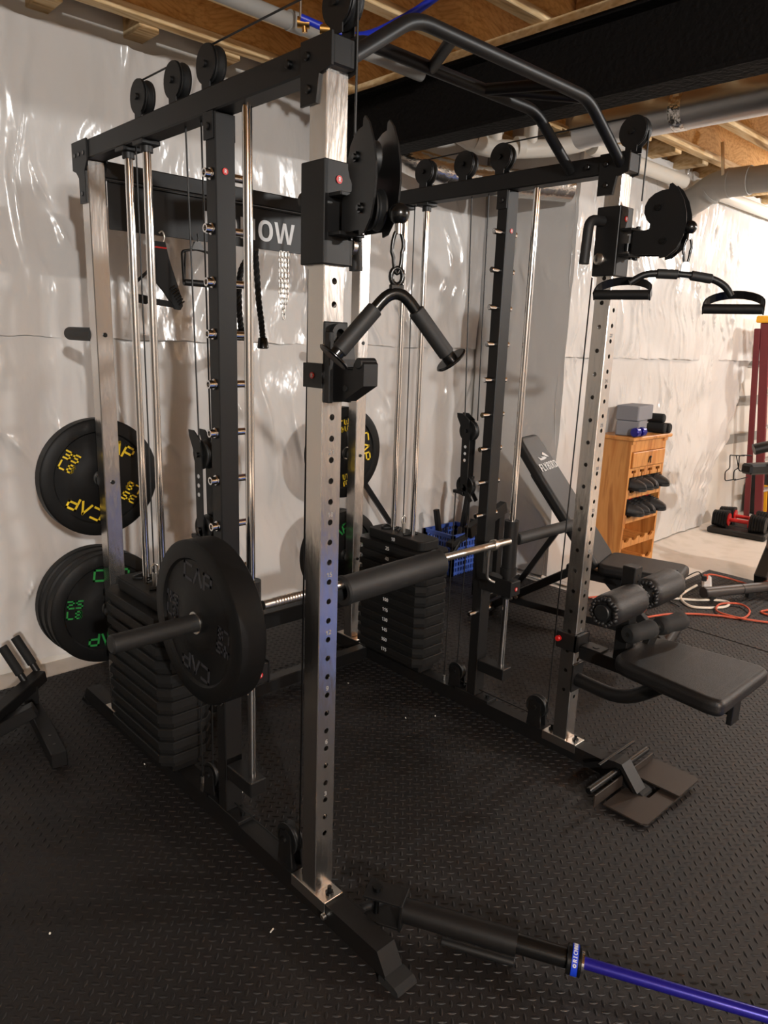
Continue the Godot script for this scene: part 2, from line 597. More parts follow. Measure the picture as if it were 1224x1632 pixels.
# a hanging sheet: grid of points pushed out of its plane by folds
func sheet(o: Vector3, ux: Vector3, uy: Vector3, w: float, h: float, step: float, seed: int, amp: float, edge := 0, fq := 1.0) -> MB:
	var mb := MB.new()
	var nz := ux.cross(uy).normalized()
	var big := noise(1.1, seed, FastNoiseLite.TYPE_SIMPLEX, 2)
	var fold := noise(1.0, seed + 1, FastNoiseLite.TYPE_SIMPLEX, 3)
	fold.fractal_type = FastNoiseLite.FRACTAL_RIDGED
	var fine := noise(1.0, seed + 2, FastNoiseLite.TYPE_SIMPLEX, 3)
	var nx := int(w / step)
	var ny := int(h / step)
	var pts := PackedVector3Array()
	for j in ny + 1:
		for i in nx + 1:
			var a := w * i / nx
			var b := h * j / ny
			var sx := a + 0.12 * big.get_noise_2d(b * 0.9, a * 0.4 + 7.0)
			var d := big.get_noise_2d(a, b) * 0.020 * amp
			var wk: float = clamp(0.55 + 0.9 * big.get_noise_2d(a * 0.8 + 40.0, b * 0.8), 0.0, 1.0)
			var f1: float = max(0.0, fold.get_noise_2d(sx * 1.7 * fq, b * 0.26 * fq))
			d += f1 * f1 * 0.030 * amp * wk
			var f2: float = max(0.0, fold.get_noise_2d((sx * 2.4 + b * 0.6) * fq + 90.0, (b * 0.42 - a * 0.15) * fq))
			d += f2 * f2 * f2 * 0.032 * amp * wk
			d += fine.get_noise_2d(sx * 6.0, b * 1.6) * 0.0030 * amp * wk
			if edge > 0:
				var e := sheet_edge(edge, a / w, b / h)
				a += e.x
				b += e.y
			pts.append(o + ux * a + uy * b + nz * d)
	for j in ny + 1:
		for i in nx + 1:
			var k := j * (nx + 1) + i
			var l := pts[k - 1] if i > 0 else pts[k]
			var r := pts[k + 1] if i < nx else pts[k]
			var dn := pts[k - nx - 1] if j > 0 else pts[k]
			var u := pts[k + nx + 1] if j < ny else pts[k]
			mb.v.append(pts[k])
			mb.n.append((r - l).cross(u - dn).normalized())
	for j in ny:
		for i in nx:
			var k := j * (nx + 1) + i
			for q in [k, k + nx + 1, k + 1, k + 1, k + nx + 1, k + nx + 2]: mb.ix.append(q)
	return mb

func room() -> void:
	var mb := MB.new()
	mb.ab(V(-3.8, -0.25, -2.5), V(8.4, -0.012, 6.3))
	struct(mb, "floor", M.concrete)
	# rubber mats with raised lozenges
	var rects := [[-3.4, 2.98, -1.95, 4.8], [2.99, 4.25, -0.73, 4.8]]
	var bump := MB.new()
	var LL := 0.0125
	var WW := 0.0042
	var HH := 0.0032
	var ns := 6
	var rows := [[], [], []]
	for i in ns + 1:
		var t := -1.0 + 2.0 * i / ns
		var wq := WW * (1.0 - t * t)
		rows[0].append(V(LL * t, 0, -wq)); rows[1].append(V(LL * t, HH * (1 - t * t) * 1.0, 0)); rows[2].append(V(LL * t, 0, wq))
	for i in ns:
		for s in 2:
			var o := Vector3.UP
			bump.quads(rows[s][i], rows[s][i + 1], rows[s + 1][i + 1], rows[s + 1][i],
				V(0, .55, -.83) if s == 0 else o, V(0, .55, -.83) if s == 0 else o, o if s == 0 else V(0, .55, .83), o if s == 0 else V(0, .55, .83))
	var bm := mesh_of(bump, Vector3.ZERO)
	for q in rects.size():
		var r: Array = rects[q]
		var t := thing("rubber_mat", ["black lozenge tread rubber mat under the rack", "black lozenge tread rubber mat under the power strip"][q], "gym mat", V(r[0], -0.012, r[2]), "tread plate floor mats")
		mb = MB.new()
		mb.ab(V(r[0], -0.012, r[2]), V(r[1], 0, r[3]), 0.003)
		part(mb, "sheet", M.mat, t)
		var xf := []
		var g := 0.0353
		var x0 := maxf(r[0], -1.3)
		var z1 := minf(r[3], 1.6)
		for i in int((r[1] - x0) / g):
			for j in int((z1 - r[2]) / g):
				var c := V(x0 + (i + 0.3) * g, 0.0, r[2] + (j + 0.3) * g)
				xf.append(Transform3D(Basis(Vector3.UP, PI / 4), c))
				xf.append(Transform3D(Basis(Vector3.UP, -PI / 4), c + V(g / 2, 0, g / 2)))
		var mm := MultiMesh.new()
		mm.transform_format = MultiMesh.TRANSFORM_3D
		mm.mesh = bm
		mm.instance_count = xf.size()
		for i in xf.size():
			mm.set_instance_transform(i, Transform3D(xf[i].basis, xf[i].origin - ORG))
		var mi := MultiMeshInstance3D.new()
		mi.multimesh = mm
		mi.material_override = M.mat
		mi.name = "tread_pattern"
		mi.set_meta("kind", "stuff")
		t.add_child(mi)
	# walls
	mb = MB.new()
	mb.ab(V(-3.8, -0.012, -2.5), V(3.3, 3.15, -2.13))
	var rear := struct(mb, "wall_rear", M.wallboard)
	mb = MB.new()
	mb.ab(V(3.09, -0.012, -2.13), V(8.4, 3.15, -1.42))
	var jog := struct(mb, "wall_back_right", M.wallboard)
	mb = MB.new(); mb.ab(V(-4.0, -0.012, -2.5), V(-3.7, 3.15, 6.3)); struct(mb, "wall_left", M.block_wall)
	mb = MB.new(); mb.ab(V(8.2, -0.012, -2.5), V(8.5, 3.15, 6.3)); struct(mb, "wall_right", M.sheet)
	mb = MB.new(); mb.ab(V(-3.8, -0.012, 6.0), V(8.4, 3.15, 6.3)); struct(mb, "wall_front", M.block_wall)
	# plastic vapour barrier: an upper sheet overlapping a lower one
	part(sheet(V(-1.2, 1.53, -2.085), V(1, 0, 0), V(0, 1, 0), 4.24, 1.26, 0.0125, 100, 1.0, 1), "plastic_sheet", M.sheet, rear, "upper white plastic vapour barrier sheet")
	part(sheet(V(-1.2, 0.02, -2.105), V(1, 0, 0), V(0, 1, 0), 4.24, 1.56, 0.0125, 140, 1.15, 1), "plastic_sheet", M.sheet, rear, "lower white plastic vapour barrier sheet")
	part(sheet(V(3.055, 0.02, -2.09), V(0, 0, 1), V(0, 1, 0), 0.745, 2.80, 0.0125, 180, 0.8, 1), "plastic_sheet", M.sheet, jog, "white plastic sheet on the side of the wall corner")
	part(sheet(V(3.05, 1.50, -1.362), V(1, 0, 0), V(0, 1, 0), 4.6, 1.36, 0.0145, 220, 1.05, 1, 1.9), "plastic_sheet", M.sheet, jog, "upper white plastic sheet behind the cabinet")
	part(sheet(V(3.05, 0.0, -1.382), V(1, 0, 0), V(0, 1, 0), 2.75, 1.54, 0.0145, 260, 1.2, 2, 1.5), "plastic_sheet", M.sheet, jog, "lower white plastic sheet with a torn free edge")
	mb = MB.new()
	for y in [0.72, 1.08, 1.44]:
		mb = MB.new()
		mb.ab(V(5.85, y, -1.43), V(6.8, y + 0.09, -1.412))
		part(mb, "strapping", M.grey_board, jog)
	# plastic trailing onto the floor behind the bench
	mb = MB.new()
	var tr := RandomNumberGenerator.new()
	tr.seed = 5
	var last := []
	for i in 25:
		var x := 2.96 + 0.71 * i / 24.0
		last.append(V(x, 0.006, -1.33 + 0.16 * sin(i * 0.33) + tr.randf_range(0, 0.03) + (-0.25 if x < 3.03 else 0.0)))
	for i in 24:
		var a: Vector3 = last[i]
		var b: Vector3 = last[i + 1]
		mb.ab(V(a.x, 0.001, -1.99 if a.x < 3.05 else -1.40), V(b.x, 0.004 + 0.002 * (i % 2), (a.z + b.z) / 2))
	part(mb, "plastic_hem", M.sheet, jog, "plastic sheet trailing on the floor")

func ceiling_works() -> void:
	ORG = Vector3.ZERO
	var mb := MB.new()
	mb.ab(V(-4.0, 3.15, -2.5), V(8.5, 3.3, 6.3))
	var ceil := struct(mb, "ceiling", M.osb)
	# wooden I-joists running along x
	var web := MB.new(); web.ab(V(-3.7, 2.88, -0.005), V(8.2, 3.12, 0.005))
	var lo := MB.new(); lo.ab(V(-3.7, 2.85, -0.032), V(8.2, 2.888, 0.032), 0.003)
	var hi := MB.new(); hi.ab(V(-3.7, 3.112, -0.032), V(8.2, 3.15, 0.032), 0.003)
	var wm := mesh_of(web, Vector3.ZERO)
	var lm := mesh_of(lo, Vector3.ZERO)
	var hm := mesh_of(hi, Vector3.ZERO)
	for k in 20:
		var z := -1.93 + 0.406 * k
		var j := MeshInstance3D.new()
		j.mesh = wm; j.material_override = M.osb; j.name = "joist"
		ceil.add_child(j, true)
		j.position = V(0, 0, z)
		for q in [lm, hm]:
			var f := MeshInstance3D.new()
			f.mesh = q; f.material_override = M.lumber; f.name = "flange"
			j.add_child(f, true)
	for k in 18:
		mb = MB.new()
		var x := -1.1 + 0.41 * k
		if x < 3.0: mb.ab(V(x, 2.83, -2.13), V(x + 0.09, 2.95, -1.965), 0.003)
		else: mb.ab(V(x, 2.83, -1.42), V(x + 0.09, 2.95, -1.155), 0.003)
		part(mb, "blocking", M.lumber, ceil)
	for k in 6:
		mb = MB.new()
		mb.ab(V(1.9 + 0.9 * k, 2.95, -0.70), V(1.94 + 0.9 * k, 3.15, -0.32), 0.003)
		part(mb, "blocking", M.lumber, ceil)
	# steel beam with a timber nailer on top
	var t := thing("steel_beam", "black steel I beam carrying the joists above the rack", "beam", V(1.72, 2.51, 2.0))
	mb = MB.new()
	mb.ab(V(1.65, 2.51, -2.12), V(1.80, 2.527, 6.0), 0.002)
	mb.ab(V(1.65, 2.793, -2.12), V(1.80, 2.81, 6.0), 0.002)
	mb.ab(V(1.719, 2.52, -2.12), V(1.731, 2.80, 6.0))
	part(mb, "profile", M.beam, t)
	mb = MB.new(); mb.ab(V(1.655, 2.81, -2.12), V(1.795, 2.849, 6.0), 0.003)
	part(mb, "nailer", M.lumber, t)
	# ducts
	t = thing("round_duct", "straight round galvanised duct with a foil taped joint, beside the steel beam", "duct", V(2.5, 2.66, 0))
	mb = MB.new()
	mb.cyl(V(2.5, 2.665, -1.02), V(2.5, 2.665, 3.2), 0.088, 32)
	part(mb, "pipe", M.galv, t)
	mb = MB.new()
	mb.ring(V(2.5, 2.665, -0.50), V(2.5, 2.665, -0.44), 0.091, 0.087, 32)
	part(mb, "foil_tape", M.foil, t)
	mb = MB.new(); mb.ring(V(2.5, 2.665, 0.7), V(2.5, 2.665, 0.76), 0.091, 0.087, 32)
	part(mb, "foil_tape", M.foil, t)
	mb = MB.new(); mb.bar(V(2.42, 2.70, -0.47), V(2.42, 2.86, -0.47), 0.03, 0.004)
	part(mb, "hanger_strap", M.zinc, t)
	mb = MB.new(); mb.bar(V(2.58, 2.70, -0.47), V(2.58, 2.86, -0.47), 0.03, 0.004)
	part(mb, "hanger_strap", M.zinc, t)
	t = thing("elbow_duct", "round white wrapped duct with a foil taped elbow turning into the wall", "duct", V(4.3, 2.62, -0.9))
	mb = MB.new()
	mb.cyl(V(4.32, 2.70, -0.95), V(4.32, 2.70, 2.5), 0.085, 32)
	part(mb, "pipe", M.pipe_grey, t)
	mb = MB.new()
	mb.tube(fillet([V(4.32, 2.70, -0.85), V(4.32, 2.70, -1.08), V(4.34, 2.60, -1.25), V(4.36, 2.57, -1.42)], 0.08), 0.094, 28)
	for q in [[V(4.32, 2.70, -0.98), V(4.32, 2.70, -1.0)], [V(4.326, 2.665, -1.12), V(4.328, 2.655, -1.135)], [V(4.345, 2.595, -1.26), V(4.347, 2.59, -1.28)]]:
		mb.cyl(q[0], q[1], 0.097, 28)
	part(mb, "elbow", M.pipe_grey, t)
	mb = MB.new()
	mb.bar(V(4.32, 2.78, -0.62), V(4.32, 2.88, -0.62), 0.025, 0.004)
	part(mb, "hanger_strap", M.zinc, t)
	mb = MB.new()
	mb.bar(V(4.24, 2.70, -1.0), V(4.24, 2.95, -1.04), 0.02, 0.012)
	part(mb, "hanger_strap", M.zinc, t)
	t = thing("foil_duct", "crumpled foil wrapped duct with a bend above the rear pulleys", "duct", V(2.5, 2.5, -1.7))
	mb = MB.new()
	mb.tube(spline([V(1.98, 2.72, -1.98), V(2.06, 2.60, -1.90), V(2.17, 2.54, -1.80), V(2.42, 2.50, -1.66), V(2.75, 2.50, -1.5), V(2.98, 2.50, -1.37)], 6), 0.078, 24)
	part(mb, "pipe", M.foil, t)
	# white drain pipes
	t = thing("drain_pipe", "white plastic drain pipe with a sweeping bend above the foil duct", "pipe", V(2.6, 2.6, -1.6))
	mb = MB.new()
	mb.tube(spline([V(2.15, 2.80, -1.72), V(2.28, 2.71, -1.66), V(2.45, 2.66, -1.58), V(2.75, 2.69, -1.44), V(2.95, 2.74, -1.30), V(3.0, 2.80, -1.2)], 6), 0.05, 20)
	mb.cyl(V(2.48, 2.66, -1.58), V(2.48, 2.845, -1.58), 0.048, 20)
	mb.cyl(V(2.68, 2.68, -1.47), V(2.68, 2.845, -1.47), 0.04, 20)
	part(mb, "pipe", M.pvc, t)
	mb = MB.new()
	mb.cyl(V(2.48, 2.74, -1.58), V(2.48, 2.80, -1.58), 0.056, 20)
	part(mb, "coupling", M.pvc, t)
	mb = MB.new(); mb.cyl(V(2.36, 2.685, -1.62), V(2.41, 2.67, -1.60), 0.058, 20)
	part(mb, "coupling", M.pvc, t)
	mb = MB.new(); mb.cyl(V(2.60, 2.68, -1.51), V(2.64, 2.685, -1.49), 0.058, 20)
	part(mb, "coupling", M.pvc, t)
	t = thing("vent_pipe", "white plastic pipe running along the top of the back wall", "pipe", V(4.0, 2.7, -1.27))
	mb = MB.new()
	mb.cyl(V(3.0, 2.72, -1.26), V(4.20, 2.72, -1.26), 0.045, 20)
	part(mb, "pipe", M.pvc, t)
	mb = MB.new(); mb.cyl(V(4.48, 2.74, -1.29), V(7.5, 2.74, -1.29), 0.045, 20)
	part(mb, "pipe", M.pvc, t)
	t = thing("waste_pipe", "pale plastic pipe under the joists near the rear wall", "pipe", V(0.8, 2.8, -1.1))
	mb = MB.new()
	mb.cyl(V(-0.6, 2.80, -1.33), V(1.62, 2.78, -1.33), 0.03, 18)
	part(mb, "pipe", M.pipe_grey, t)
	mb = MB.new()
	mb.cyl(V(0.86, 2.79, -1.33), V(0.93, 2.79, -1.33), 0.038, 18)
	part(mb, "coupling", M.pipe_grey, t)
	# water lines
	t = thing("blue_water_pipe", "blue plastic water pipe with brass valve fittings under the joists", "pipe", V(0.9, 2.7, -0.9))
	mb = MB.new()
	mb.tube(spline([V(0.80, 2.74, -1.17), V(0.98, 2.70, -1.06), V(1.06, 2.74, -0.86), V(1.08, 2.80, -0.55), V(1.15, 2.80, -0.2), V(1.3, 2.81, 0.5)], 6), 0.014, 12)
	part(mb, "pipe", M.pex_blue, t)
	mb = MB.new()
	for q in [[0.80, 2.735, -1.17], [0.87, 2.72, -1.12], [0.95, 2.70, -1.07]]:
		mb = MB.new()
		mb.cyl(V(q[0], q[1] - 0.005, q[2] - 0.02), V(q[0] + 0.035, q[1] - 0.007, q[2] + 0.01), 0.02, 12)
		mb.cyl(V(q[0] + 0.015, q[1], q[2]), V(q[0] + 0.02, q[1] - 0.04, q[2]), 0.010, 10)
		part(mb, "valve_body", M.brass, t)
	for q in [V(0.80, 2.74, -1.17), V(0.95, 2.72, -1.08)]:
		mb = MB.new(); mb.cyl(q, q + V(0, 0.14, 0), 0.005, 8)
		part(mb, "hanger_rod", M.zinc, t)
	t = thing("red_water_pipe", "red plastic water pipe under the joists above the pull up bar", "pipe", V(1.1, 2.75, -0.3))
	mb = MB.new()
	mb.tube(spline([V(0.90, 2.73, -0.62), V(1.02, 2.745, -0.50), V(1.16, 2.78, -0.36), V(1.35, 2.80, -0.18), V(1.55, 2.81, 0.1)], 6), 0.014, 12)
	part(mb, "pipe", M.pex_red, t)
# ---------------------------------------------------------------- the rack
var RK: Node3D

func pulley(mb: MB, c: Vector3, r: float, w: float, ax := Vector3.RIGHT) -> void:
	var T := mb.along(c - ax * w / 2, c + ax * w / 2)
	mb.lathe(T, [Vector2(0, 0), Vector2(r * 0.35, 0), Vector2(r * 0.40, 0.002), Vector2(r * 0.8, 0.002), Vector2(r * 0.86, 0), Vector2(r, 0), Vector2(r, w * 0.15), Vector2(r * 0.84, w * 0.42), Vector2(r * 0.84, w * 0.58),
		Vector2(r, w * 0.85), Vector2(r, w), Vector2(r * 0.86, w), Vector2(r * 0.8, w - 0.002), Vector2(r * 0.4, w - 0.002), Vector2(r * 0.35, w), Vector2(0, w)], 32)

func badge(parent: Node, c: Vector3, nrm: Vector3, r: float) -> void:
	var mb := MB.new()
	mb.cyl(c, c + nrm * 0.002, r, 16)
	var b := part(mb, "badge", M.red, parent, "red round logo badge")
	var z := nrm.normalized()
	var x := Vector3.UP.cross(z).normalized()
	text("R", r * 1.1, M.print, b, TR(x, Vector3.UP, z, c + nrm * 0.0025), "lettering", 0.0006)

func rack() -> void:
	RK = thing("smith_machine", "tall black and brushed steel rack with pulleys, guide rods and pull up bars", "gym rack")
	for s in 2:
		rack_side(s)
	# rear cross member and name panel
	var mb := MB.new()
	mb.ab(V(0.06, 2.072, -1.335), V(1.221, 2.127, -1.283), 0.004)
	part(mb, "crossmember", M.black, RK)
	mb = MB.new()
	mb.ab(V(0.07, 1.908, -1.288), V(1.211, 2.066, -1.282), 0.001)
	mb.ab(V(0.07, 2.060, -1.282), V(1.211, 2.066, -1.270), 0.001)
	var pn := part(mb, "name_panel", M.black, RK)
	text("DONOW", 0.079, M.print, pn, at(V(0.643, 1.977, -1.281)), "lettering", 0.001)
	mb = MB.new()
	mb.ab(V(0.06, 0.262, -1.333), V(1.221, 0.336, -1.275), 0.004)
	part(mb, "crossmember", M.black, RK)
	mb = MB.new()
	mb.ab(V(0.06, 0.018, -1.205), V(1.221, 0.076, -1.147), 0.004)
	part(mb, "crossmember", M.black, RK)
	# pull up bars
	for z in [-0.012, -0.20]:
		mb = MB.new()
		mb.tube(fillet([V(0.058, 2.148, z), V(0.262, 2.288, z), V(1.0, 2.288, z), V(1.223, 2.148, z)], 0.05), 0.017, 18)
		part(mb, "pull_up_bar", M.black, RK)
	for q in [[0.40, 0.52], [0.84, 0.74]]:
		mb = MB.new()
		mb.cyl(V(q[0], 2.288, -0.012), V(q[1], 2.288, -0.20), 0.0155, 16)
		part(mb, "pull_up_link", M.black, RK)
	mb = MB.new()
	mb.cyl(V(0.74, 2.288, -0.20), V(1.0, 2.288, -0.012), 0.0155, 16)
	part(mb, "pull_up_link", M.black, RK)

func rack_side(s: int) -> void:
	var sg := 1.0 if s == 0 else -1.0       # +x points to the inside of the rack
	var cx: float = 0.03 if s == 0 else WT - 0.03
	var out := V(-sg, 0, 0)
	var mb := MB.new()
	# base rail
	mb.prism(side_frame(cx), poly([[-1.62, 0.018], [0.288, 0.018], [0.25, 0.078], [-1.585, 0.078]]), 0.06)
	part(mb, "base_rail", M.black, RK)
	mb = MB.new()
	mb.prism(side_frame(cx), poly([[0.262, 0.0], [0.325, 0.0], [0.333, 0.006], [0.330, 0.016], [0.318, 0.022], [0.2835, 0.0265], [0.2875, 0.0179], [0.262, 0.0179]]), 0.066)
	part(mb, "rubber_foot", M.foam, RK)
	mb = MB.new()
	mb.prism(side_frame(cx), poly([[-1.64, 0.0], [-1.58, 0.0], [-1.58, 0.0179], [-1.612, 0.0179], [-1.618, 0.03]]), 0.066)
	part(mb, "rubber_foot", M.rubber, RK)
	mb = MB.new()
	mb.cyl(V(cx, 0, -0.7), V(cx, 0.018, -0.7), 0.025, 16)
	part(mb, "rubber_foot", M.rubber, RK)
	# front upright with holes in front, back and side
	var holes := []
	for k in range(1, 30): holes.append(1.282 - (21 - k) * 0.0511 - 0.085)
	var sideh := []
	for k in 20: sideh.append(1.793 - k * 0.0792 - 0.085)
	sideh.reverse()
	mb = MB.new()
	var h := 2.035
	mb.hole_face(V(cx, 0.085, 0), V(1, 0, 0), 0.056, h, holes, 0.0075, 0.003)
	mb.hole_face(V(cx, 0.085, -0.06), V(-1, 0, 0), 0.056, h, holes, 0.0075, 0.003)
	for sd in [-1.0, 1.0]:
		if sd == -sg:
			mb.quad(V(cx + sd * 0.03, 0.085, -0.058), V(cx + sd * 0.03, 0.085, -0.002), V(cx + sd * 0.03, 2.12, -0.002), V(cx + sd * 0.03, 2.12, -0.058), V(sd, 0, 0))
		else:
			mb.hole_face(V(cx + sd * 0.03, 0.085, -0.03), V(0, 0, -sd), 0.056, h, sideh, 0.0075, 0.003)
		for zz in [[0.0, -0.002], [-0.06, -0.058]]:
			mb.quad(V(cx + sd * 0.028, 0.085, zz[0]), V(cx + sd * 0.03, 0.085, zz[1]), V(cx + sd * 0.03, 2.12, zz[1]), V(cx + sd * 0.028, 2.12, zz[0]), V(sd, 0, 1.0 if zz[0] == 0.0 else -1.0))
	for yy in [0.085, 2.12]:
		mb.quad(V(cx - 0.03, yy, 0), V(cx + 0.03, yy, 0), V(cx + 0.03, yy, -0.06), V(cx - 0.03, yy, -0.06), V(0, yy - 1.0, 0))
	var up := part(mb, "front_upright", M.steel, RK, "brushed steel upright with numbered holes")
	for k in range(3, 30, 3):
		var y := 1.282 - (21 - k) * 0.0511 + 0.019
		if s == 0 and (y > 1.41 and y < 1.61 or y > 1.7 and y < 1.96): continue
		text(str(k), 0.012, M.etched, up, at(V(cx, y, 0.0004)), "hole_number", 0.0006)
	# foot plate of the upright
	mb = MB.new()
	mb.ab(V(cx - 0.032, 0.078, -0.105), V(cx + 0.032, 0.0845, 0.045), 0.001)
	mb.ab(V(cx - 0.034, 0.05, -0.105), V(cx - 0.031, 0.0845, 0.045), 0.0005)
	part(mb, "foot_plate", M.zinc, RK)
	for z in [0.025, -0.083]:
		mb = MB.new()
		mb.cyl(V(cx, 0.0845, z), V(cx, 0.092, z), 0.012, 6)
		mb.cyl(V(cx, 0.092, z), V(cx, 0.108, z), 0.006, 10)
		part(mb, "bolt", M.bolt, RK)
	mb = MB.new()
	mb.cyl(V(cx, 0.045, 0.045) - V(sg * 0.03, 0, 0), V(cx, 0.045, 0.045) - V(sg * 0.042, 0, 0), 0.009, 12, 0.002)
	part(mb, "bolt", M.zinc, RK)
	# rear upright
	mb = MB.new()
	mb.ab(V(cx - 0.03, 0.085, -1.333), V(cx + 0.03, 2.12, -1.273), 0.003)
	var ru := part(mb, "rear_upright", M.steel, RK, "plain brushed steel upright")
	for y in [1.55, 1.02, 0.50]:
		mb = MB.new()
		mb.cyl(V(cx, y, -1.275), V(cx, y, -1.268), 0.008, 12, 0.002)
		part(mb, "bolt", M.bolt, ru)
	mb = MB.new()
	mb.ab(V(cx - 0.032, 0.078, -1.38), V(cx + 0.032, 0.0845, -1.225), 0.001)
	part(mb, "foot_plate", M.zinc, RK)
	# storage pegs
	for y in [1.55, 1.02, 0.50]:
		mb = MB.new()
		mb.cyl(V(cx, y, -1.331), V(cx, y, -1.60), 0.0245, 24, 0.004)
		mb.cyl(V(cx, y, -1.331), V(cx, y, -1.338), 0.036, 24)
		part(mb, "storage_peg", M.grip, RK)
	# top beam
	mb = MB.new()
	mb.ab(V(cx - 0.03, 2.12, -1.37), V(cx + 0.03, 2.18, 0.021), 0.004)
	part(mb, "top_beam", M.black, RK)
	for sd in [-1.0, 1.0]:
		mb = MB.new()
		mb.prism(side_frame(cx + sd * 0.033), poly([[-1.385, 2.182], [-1.385, 2.095], [-1.355, 2.085], [-1.335, 2.065], [-1.335, 1.985], [-1.285, 1.985], [-1.285, 2.085], [-1.262, 2.115], [-1.262, 2.182]]), 0.006)
		var br := part(mb, "corner_plate", M.black, RK)
		for q in [[-1.36, 2.14], [-1.325, 2.14], [-1.288, 2.14], [-1.312, 2.015]]:
			mb = MB.new()
			mb.cyl(V(cx + sd * 0.035, q[1], q[0]), V(cx + sd * 0.038, q[1], q[0]), 0.007, 10)
			part(mb, "bolt", M.black_gloss, br)
		mb = MB.new()
		mb.prism(side_frame(cx + sd * 0.033), poly([[-0.085, 2.182], [-0.085, 2.055], [-0.03, 2.055], [-0.02, 2.11], [0.0215, 2.118], [0.0215, 2.182]]), 0.006)
		br = part(mb, "corner_plate", M.black, RK)
		for q in [[-0.055, 2.085], [-0.06, 2.15], [-0.13, 2.15]]:
			mb = MB.new()
			mb.cyl(V(cx + sd * (0.035 if q[0] > -0.1 else 0.029), q[1], q[0]), V(cx + sd * 0.042, q[1], q[0]), 0.009, 10, 0.002)
			part(mb, "bolt", M.bolt, br)
	# middle post with catch pins
	mb = MB.new()
	mb.ab(V(cx - 0.03, 0.09, -0.505), V(cx + 0.03, 2.12, -0.455), 0.003)
	var mp := part(mb, "middle_post", M.black, RK)
	mb = MB.new()
	mb.ab(V(cx - 0.031, 0.078, -0.57), V(cx + 0.031, 0.09, -0.385), 0.001)
	part(mb, "foot_plate", M.black, RK)
	for z in [-0.54, -0.41]:
		mb = MB.new()
		mb.cyl(V(cx, 0.09, z), V(cx, 0.102, z), 0.009, 6)
		part(mb, "bolt", M.bolt, RK)
	for sd in [-1.0, 1.0]:
		mb = MB.new()
		mb.ab(V(cx + sd * 0.030, 2.055, -0.508), V(cx + sd * 0.034, 2.12, -0.46), 0.001)
		mb.cyl(V(cx + sd * 0.034, 2.085, -0.484), V(cx + sd * 0.040, 2.085, -0.484), 0.010, 12, 0.002)
		part(mb, "bracket", M.black, RK)
	badge(mp, V(cx - 0.002, 1.979, -0.455), V(0, 0, 1), 0.0085)
	var py := []
	for k in 9: py.append(1.972 - 0.1355 * k)
	py.append(0.468)
	for y in py:
		mb = MB.new()
		var p := V(cx, y, -0.477)
		mb.lathe(mb.along(p - out * 0.078, p), [Vector2(0, 0), Vector2(0.0085, 0), Vector2(0.0105, 0.002), Vector2(0.0105, 0.1075), Vector2(0.0135, 0.1075), Vector2(0.0155, 0.1095), Vector2(0.0155, 0.1125), Vector2(0.0135, 0.1145), Vector2(0.0115, 0.1145), Vector2(0.0115, 0.130), Vector2(0.007, 0.130), Vector2(0.007, 0.118), Vector2(0, 0.118)], 20)
		part(mb, "catch_pin", M.chrome, mp, "polished steel catch pin")
	# guide rod of the bar and its lower bracket
	mb = MB.new()
	mb.cyl(V(cx, 0.255, -0.352), V(cx, 2.12, -0.352), 0.0125, 24)
	part(mb, "bar_guide_rod", M.chrome, RK)
	mb = MB.new()
	mb.ab(V(cx - 0.028, 0.208, -0.455), V(cx + 0.028, 0.258, -0.318), 0.003)
	mb.ab(V(cx - 0.030, 0.200, -0.461), V(cx + 0.030, 0.275, -0.455), 0.001)
	part(mb, "lower_bracket", M.black, RK)
	# weight guide rods
	for z in [-1.025, -0.90]:
		mb = MB.new()
		mb.cyl(V(cx, 0.078, z), V(cx, 2.105, z), 0.0127, 24)
		part(mb, "weight_guide_rod", M.chrome, RK)
		mb = MB.new()
		mb.ab(V(cx - 0.03, 2.108, z - 0.032), V(cx + 0.03, 2.121, z + 0.032), 0.002)
		mb.cyl(V(cx, 2.09, z), V(cx, 2.108, z), 0.019, 20)
		part(mb, "rod_mount", M.plastic, RK)
	# pulleys on the top beam
	for z in [-0.912, -0.698, -0.518, 0.012]:
		mb = MB.new()
		pulley(mb, V(cx, 2.241, z), 0.049, 0.026)
		var pw := part(mb, "pulley_wheel", M.plastic, RK)
		for sd in [-1.0, 1.0]:
			mb = MB.new()
			var pl := []
			for k in 25:
				var a := PI * 1.72 * (k / 24.0) - PI * 0.36
				pl.append([0.0475 * cos(a), 0.0475 * sin(a)])
			pl.append([-0.020, -0.061]); pl.append([0.020, -0.061])
			mb.prism(TR(V(0, 0, 1), V(0, 1, 0), V(-1, 0, 0), V(cx + sd * 0.0165, 2.241, z)), poly(pl), 0.003)
			mb.cyl(V(cx + sd * 0.018, 2.241, z), V(cx + sd * 0.025, 2.241, z), 0.009, 6)
			part(mb, "cheek_plate", M.black, pw)
	# cables
	var cab := [
		[V(cx, 2.12, -0.97), V(cx, 0.70, -0.962)],
		[V(cx, 2.12, -0.66), V(cx, 1.26, -0.628)],
		[V(cx, 2.12, -0.575), V(cx, 1.26, -0.560)],
		[V(cx, 2.289, -0.912), V(cx, 2.289, -0.698)],
		[V(cx, 2.289, -0.518), V(cx, 2.289, 0.012)],
		[V(cx, 0.96, -0.655), V(cx, 0.09, -0.660)],
		[V(cx, 0.96, -0.575), V(cx, 0.12, -0.590)],
		[V(cx, 0.108, -0.58), V(cx, 0.112, -0.165)],
		[V(cx, 2.24, 0.060), V(cx + sg * 0.0, 1.93 if s == 0 else 2.03, 0.060)],
		[V(cx, 0.16, -0.112), V(cx, 1.80 if s == 1 else 1.72, -0.095)]]
	for q in cab:
		mb = MB.new()
		mb.cyl(q[0], q[1], 0.0026, 8)
		part(mb, "cable", M.cable, RK)
	mb = MB.new()
	mb.cyl(V(cx, 0.078, -0.660), V(cx, 0.10, -0.660), 0.006, 10)
	part(mb, "cable_end", M.zinc, RK)
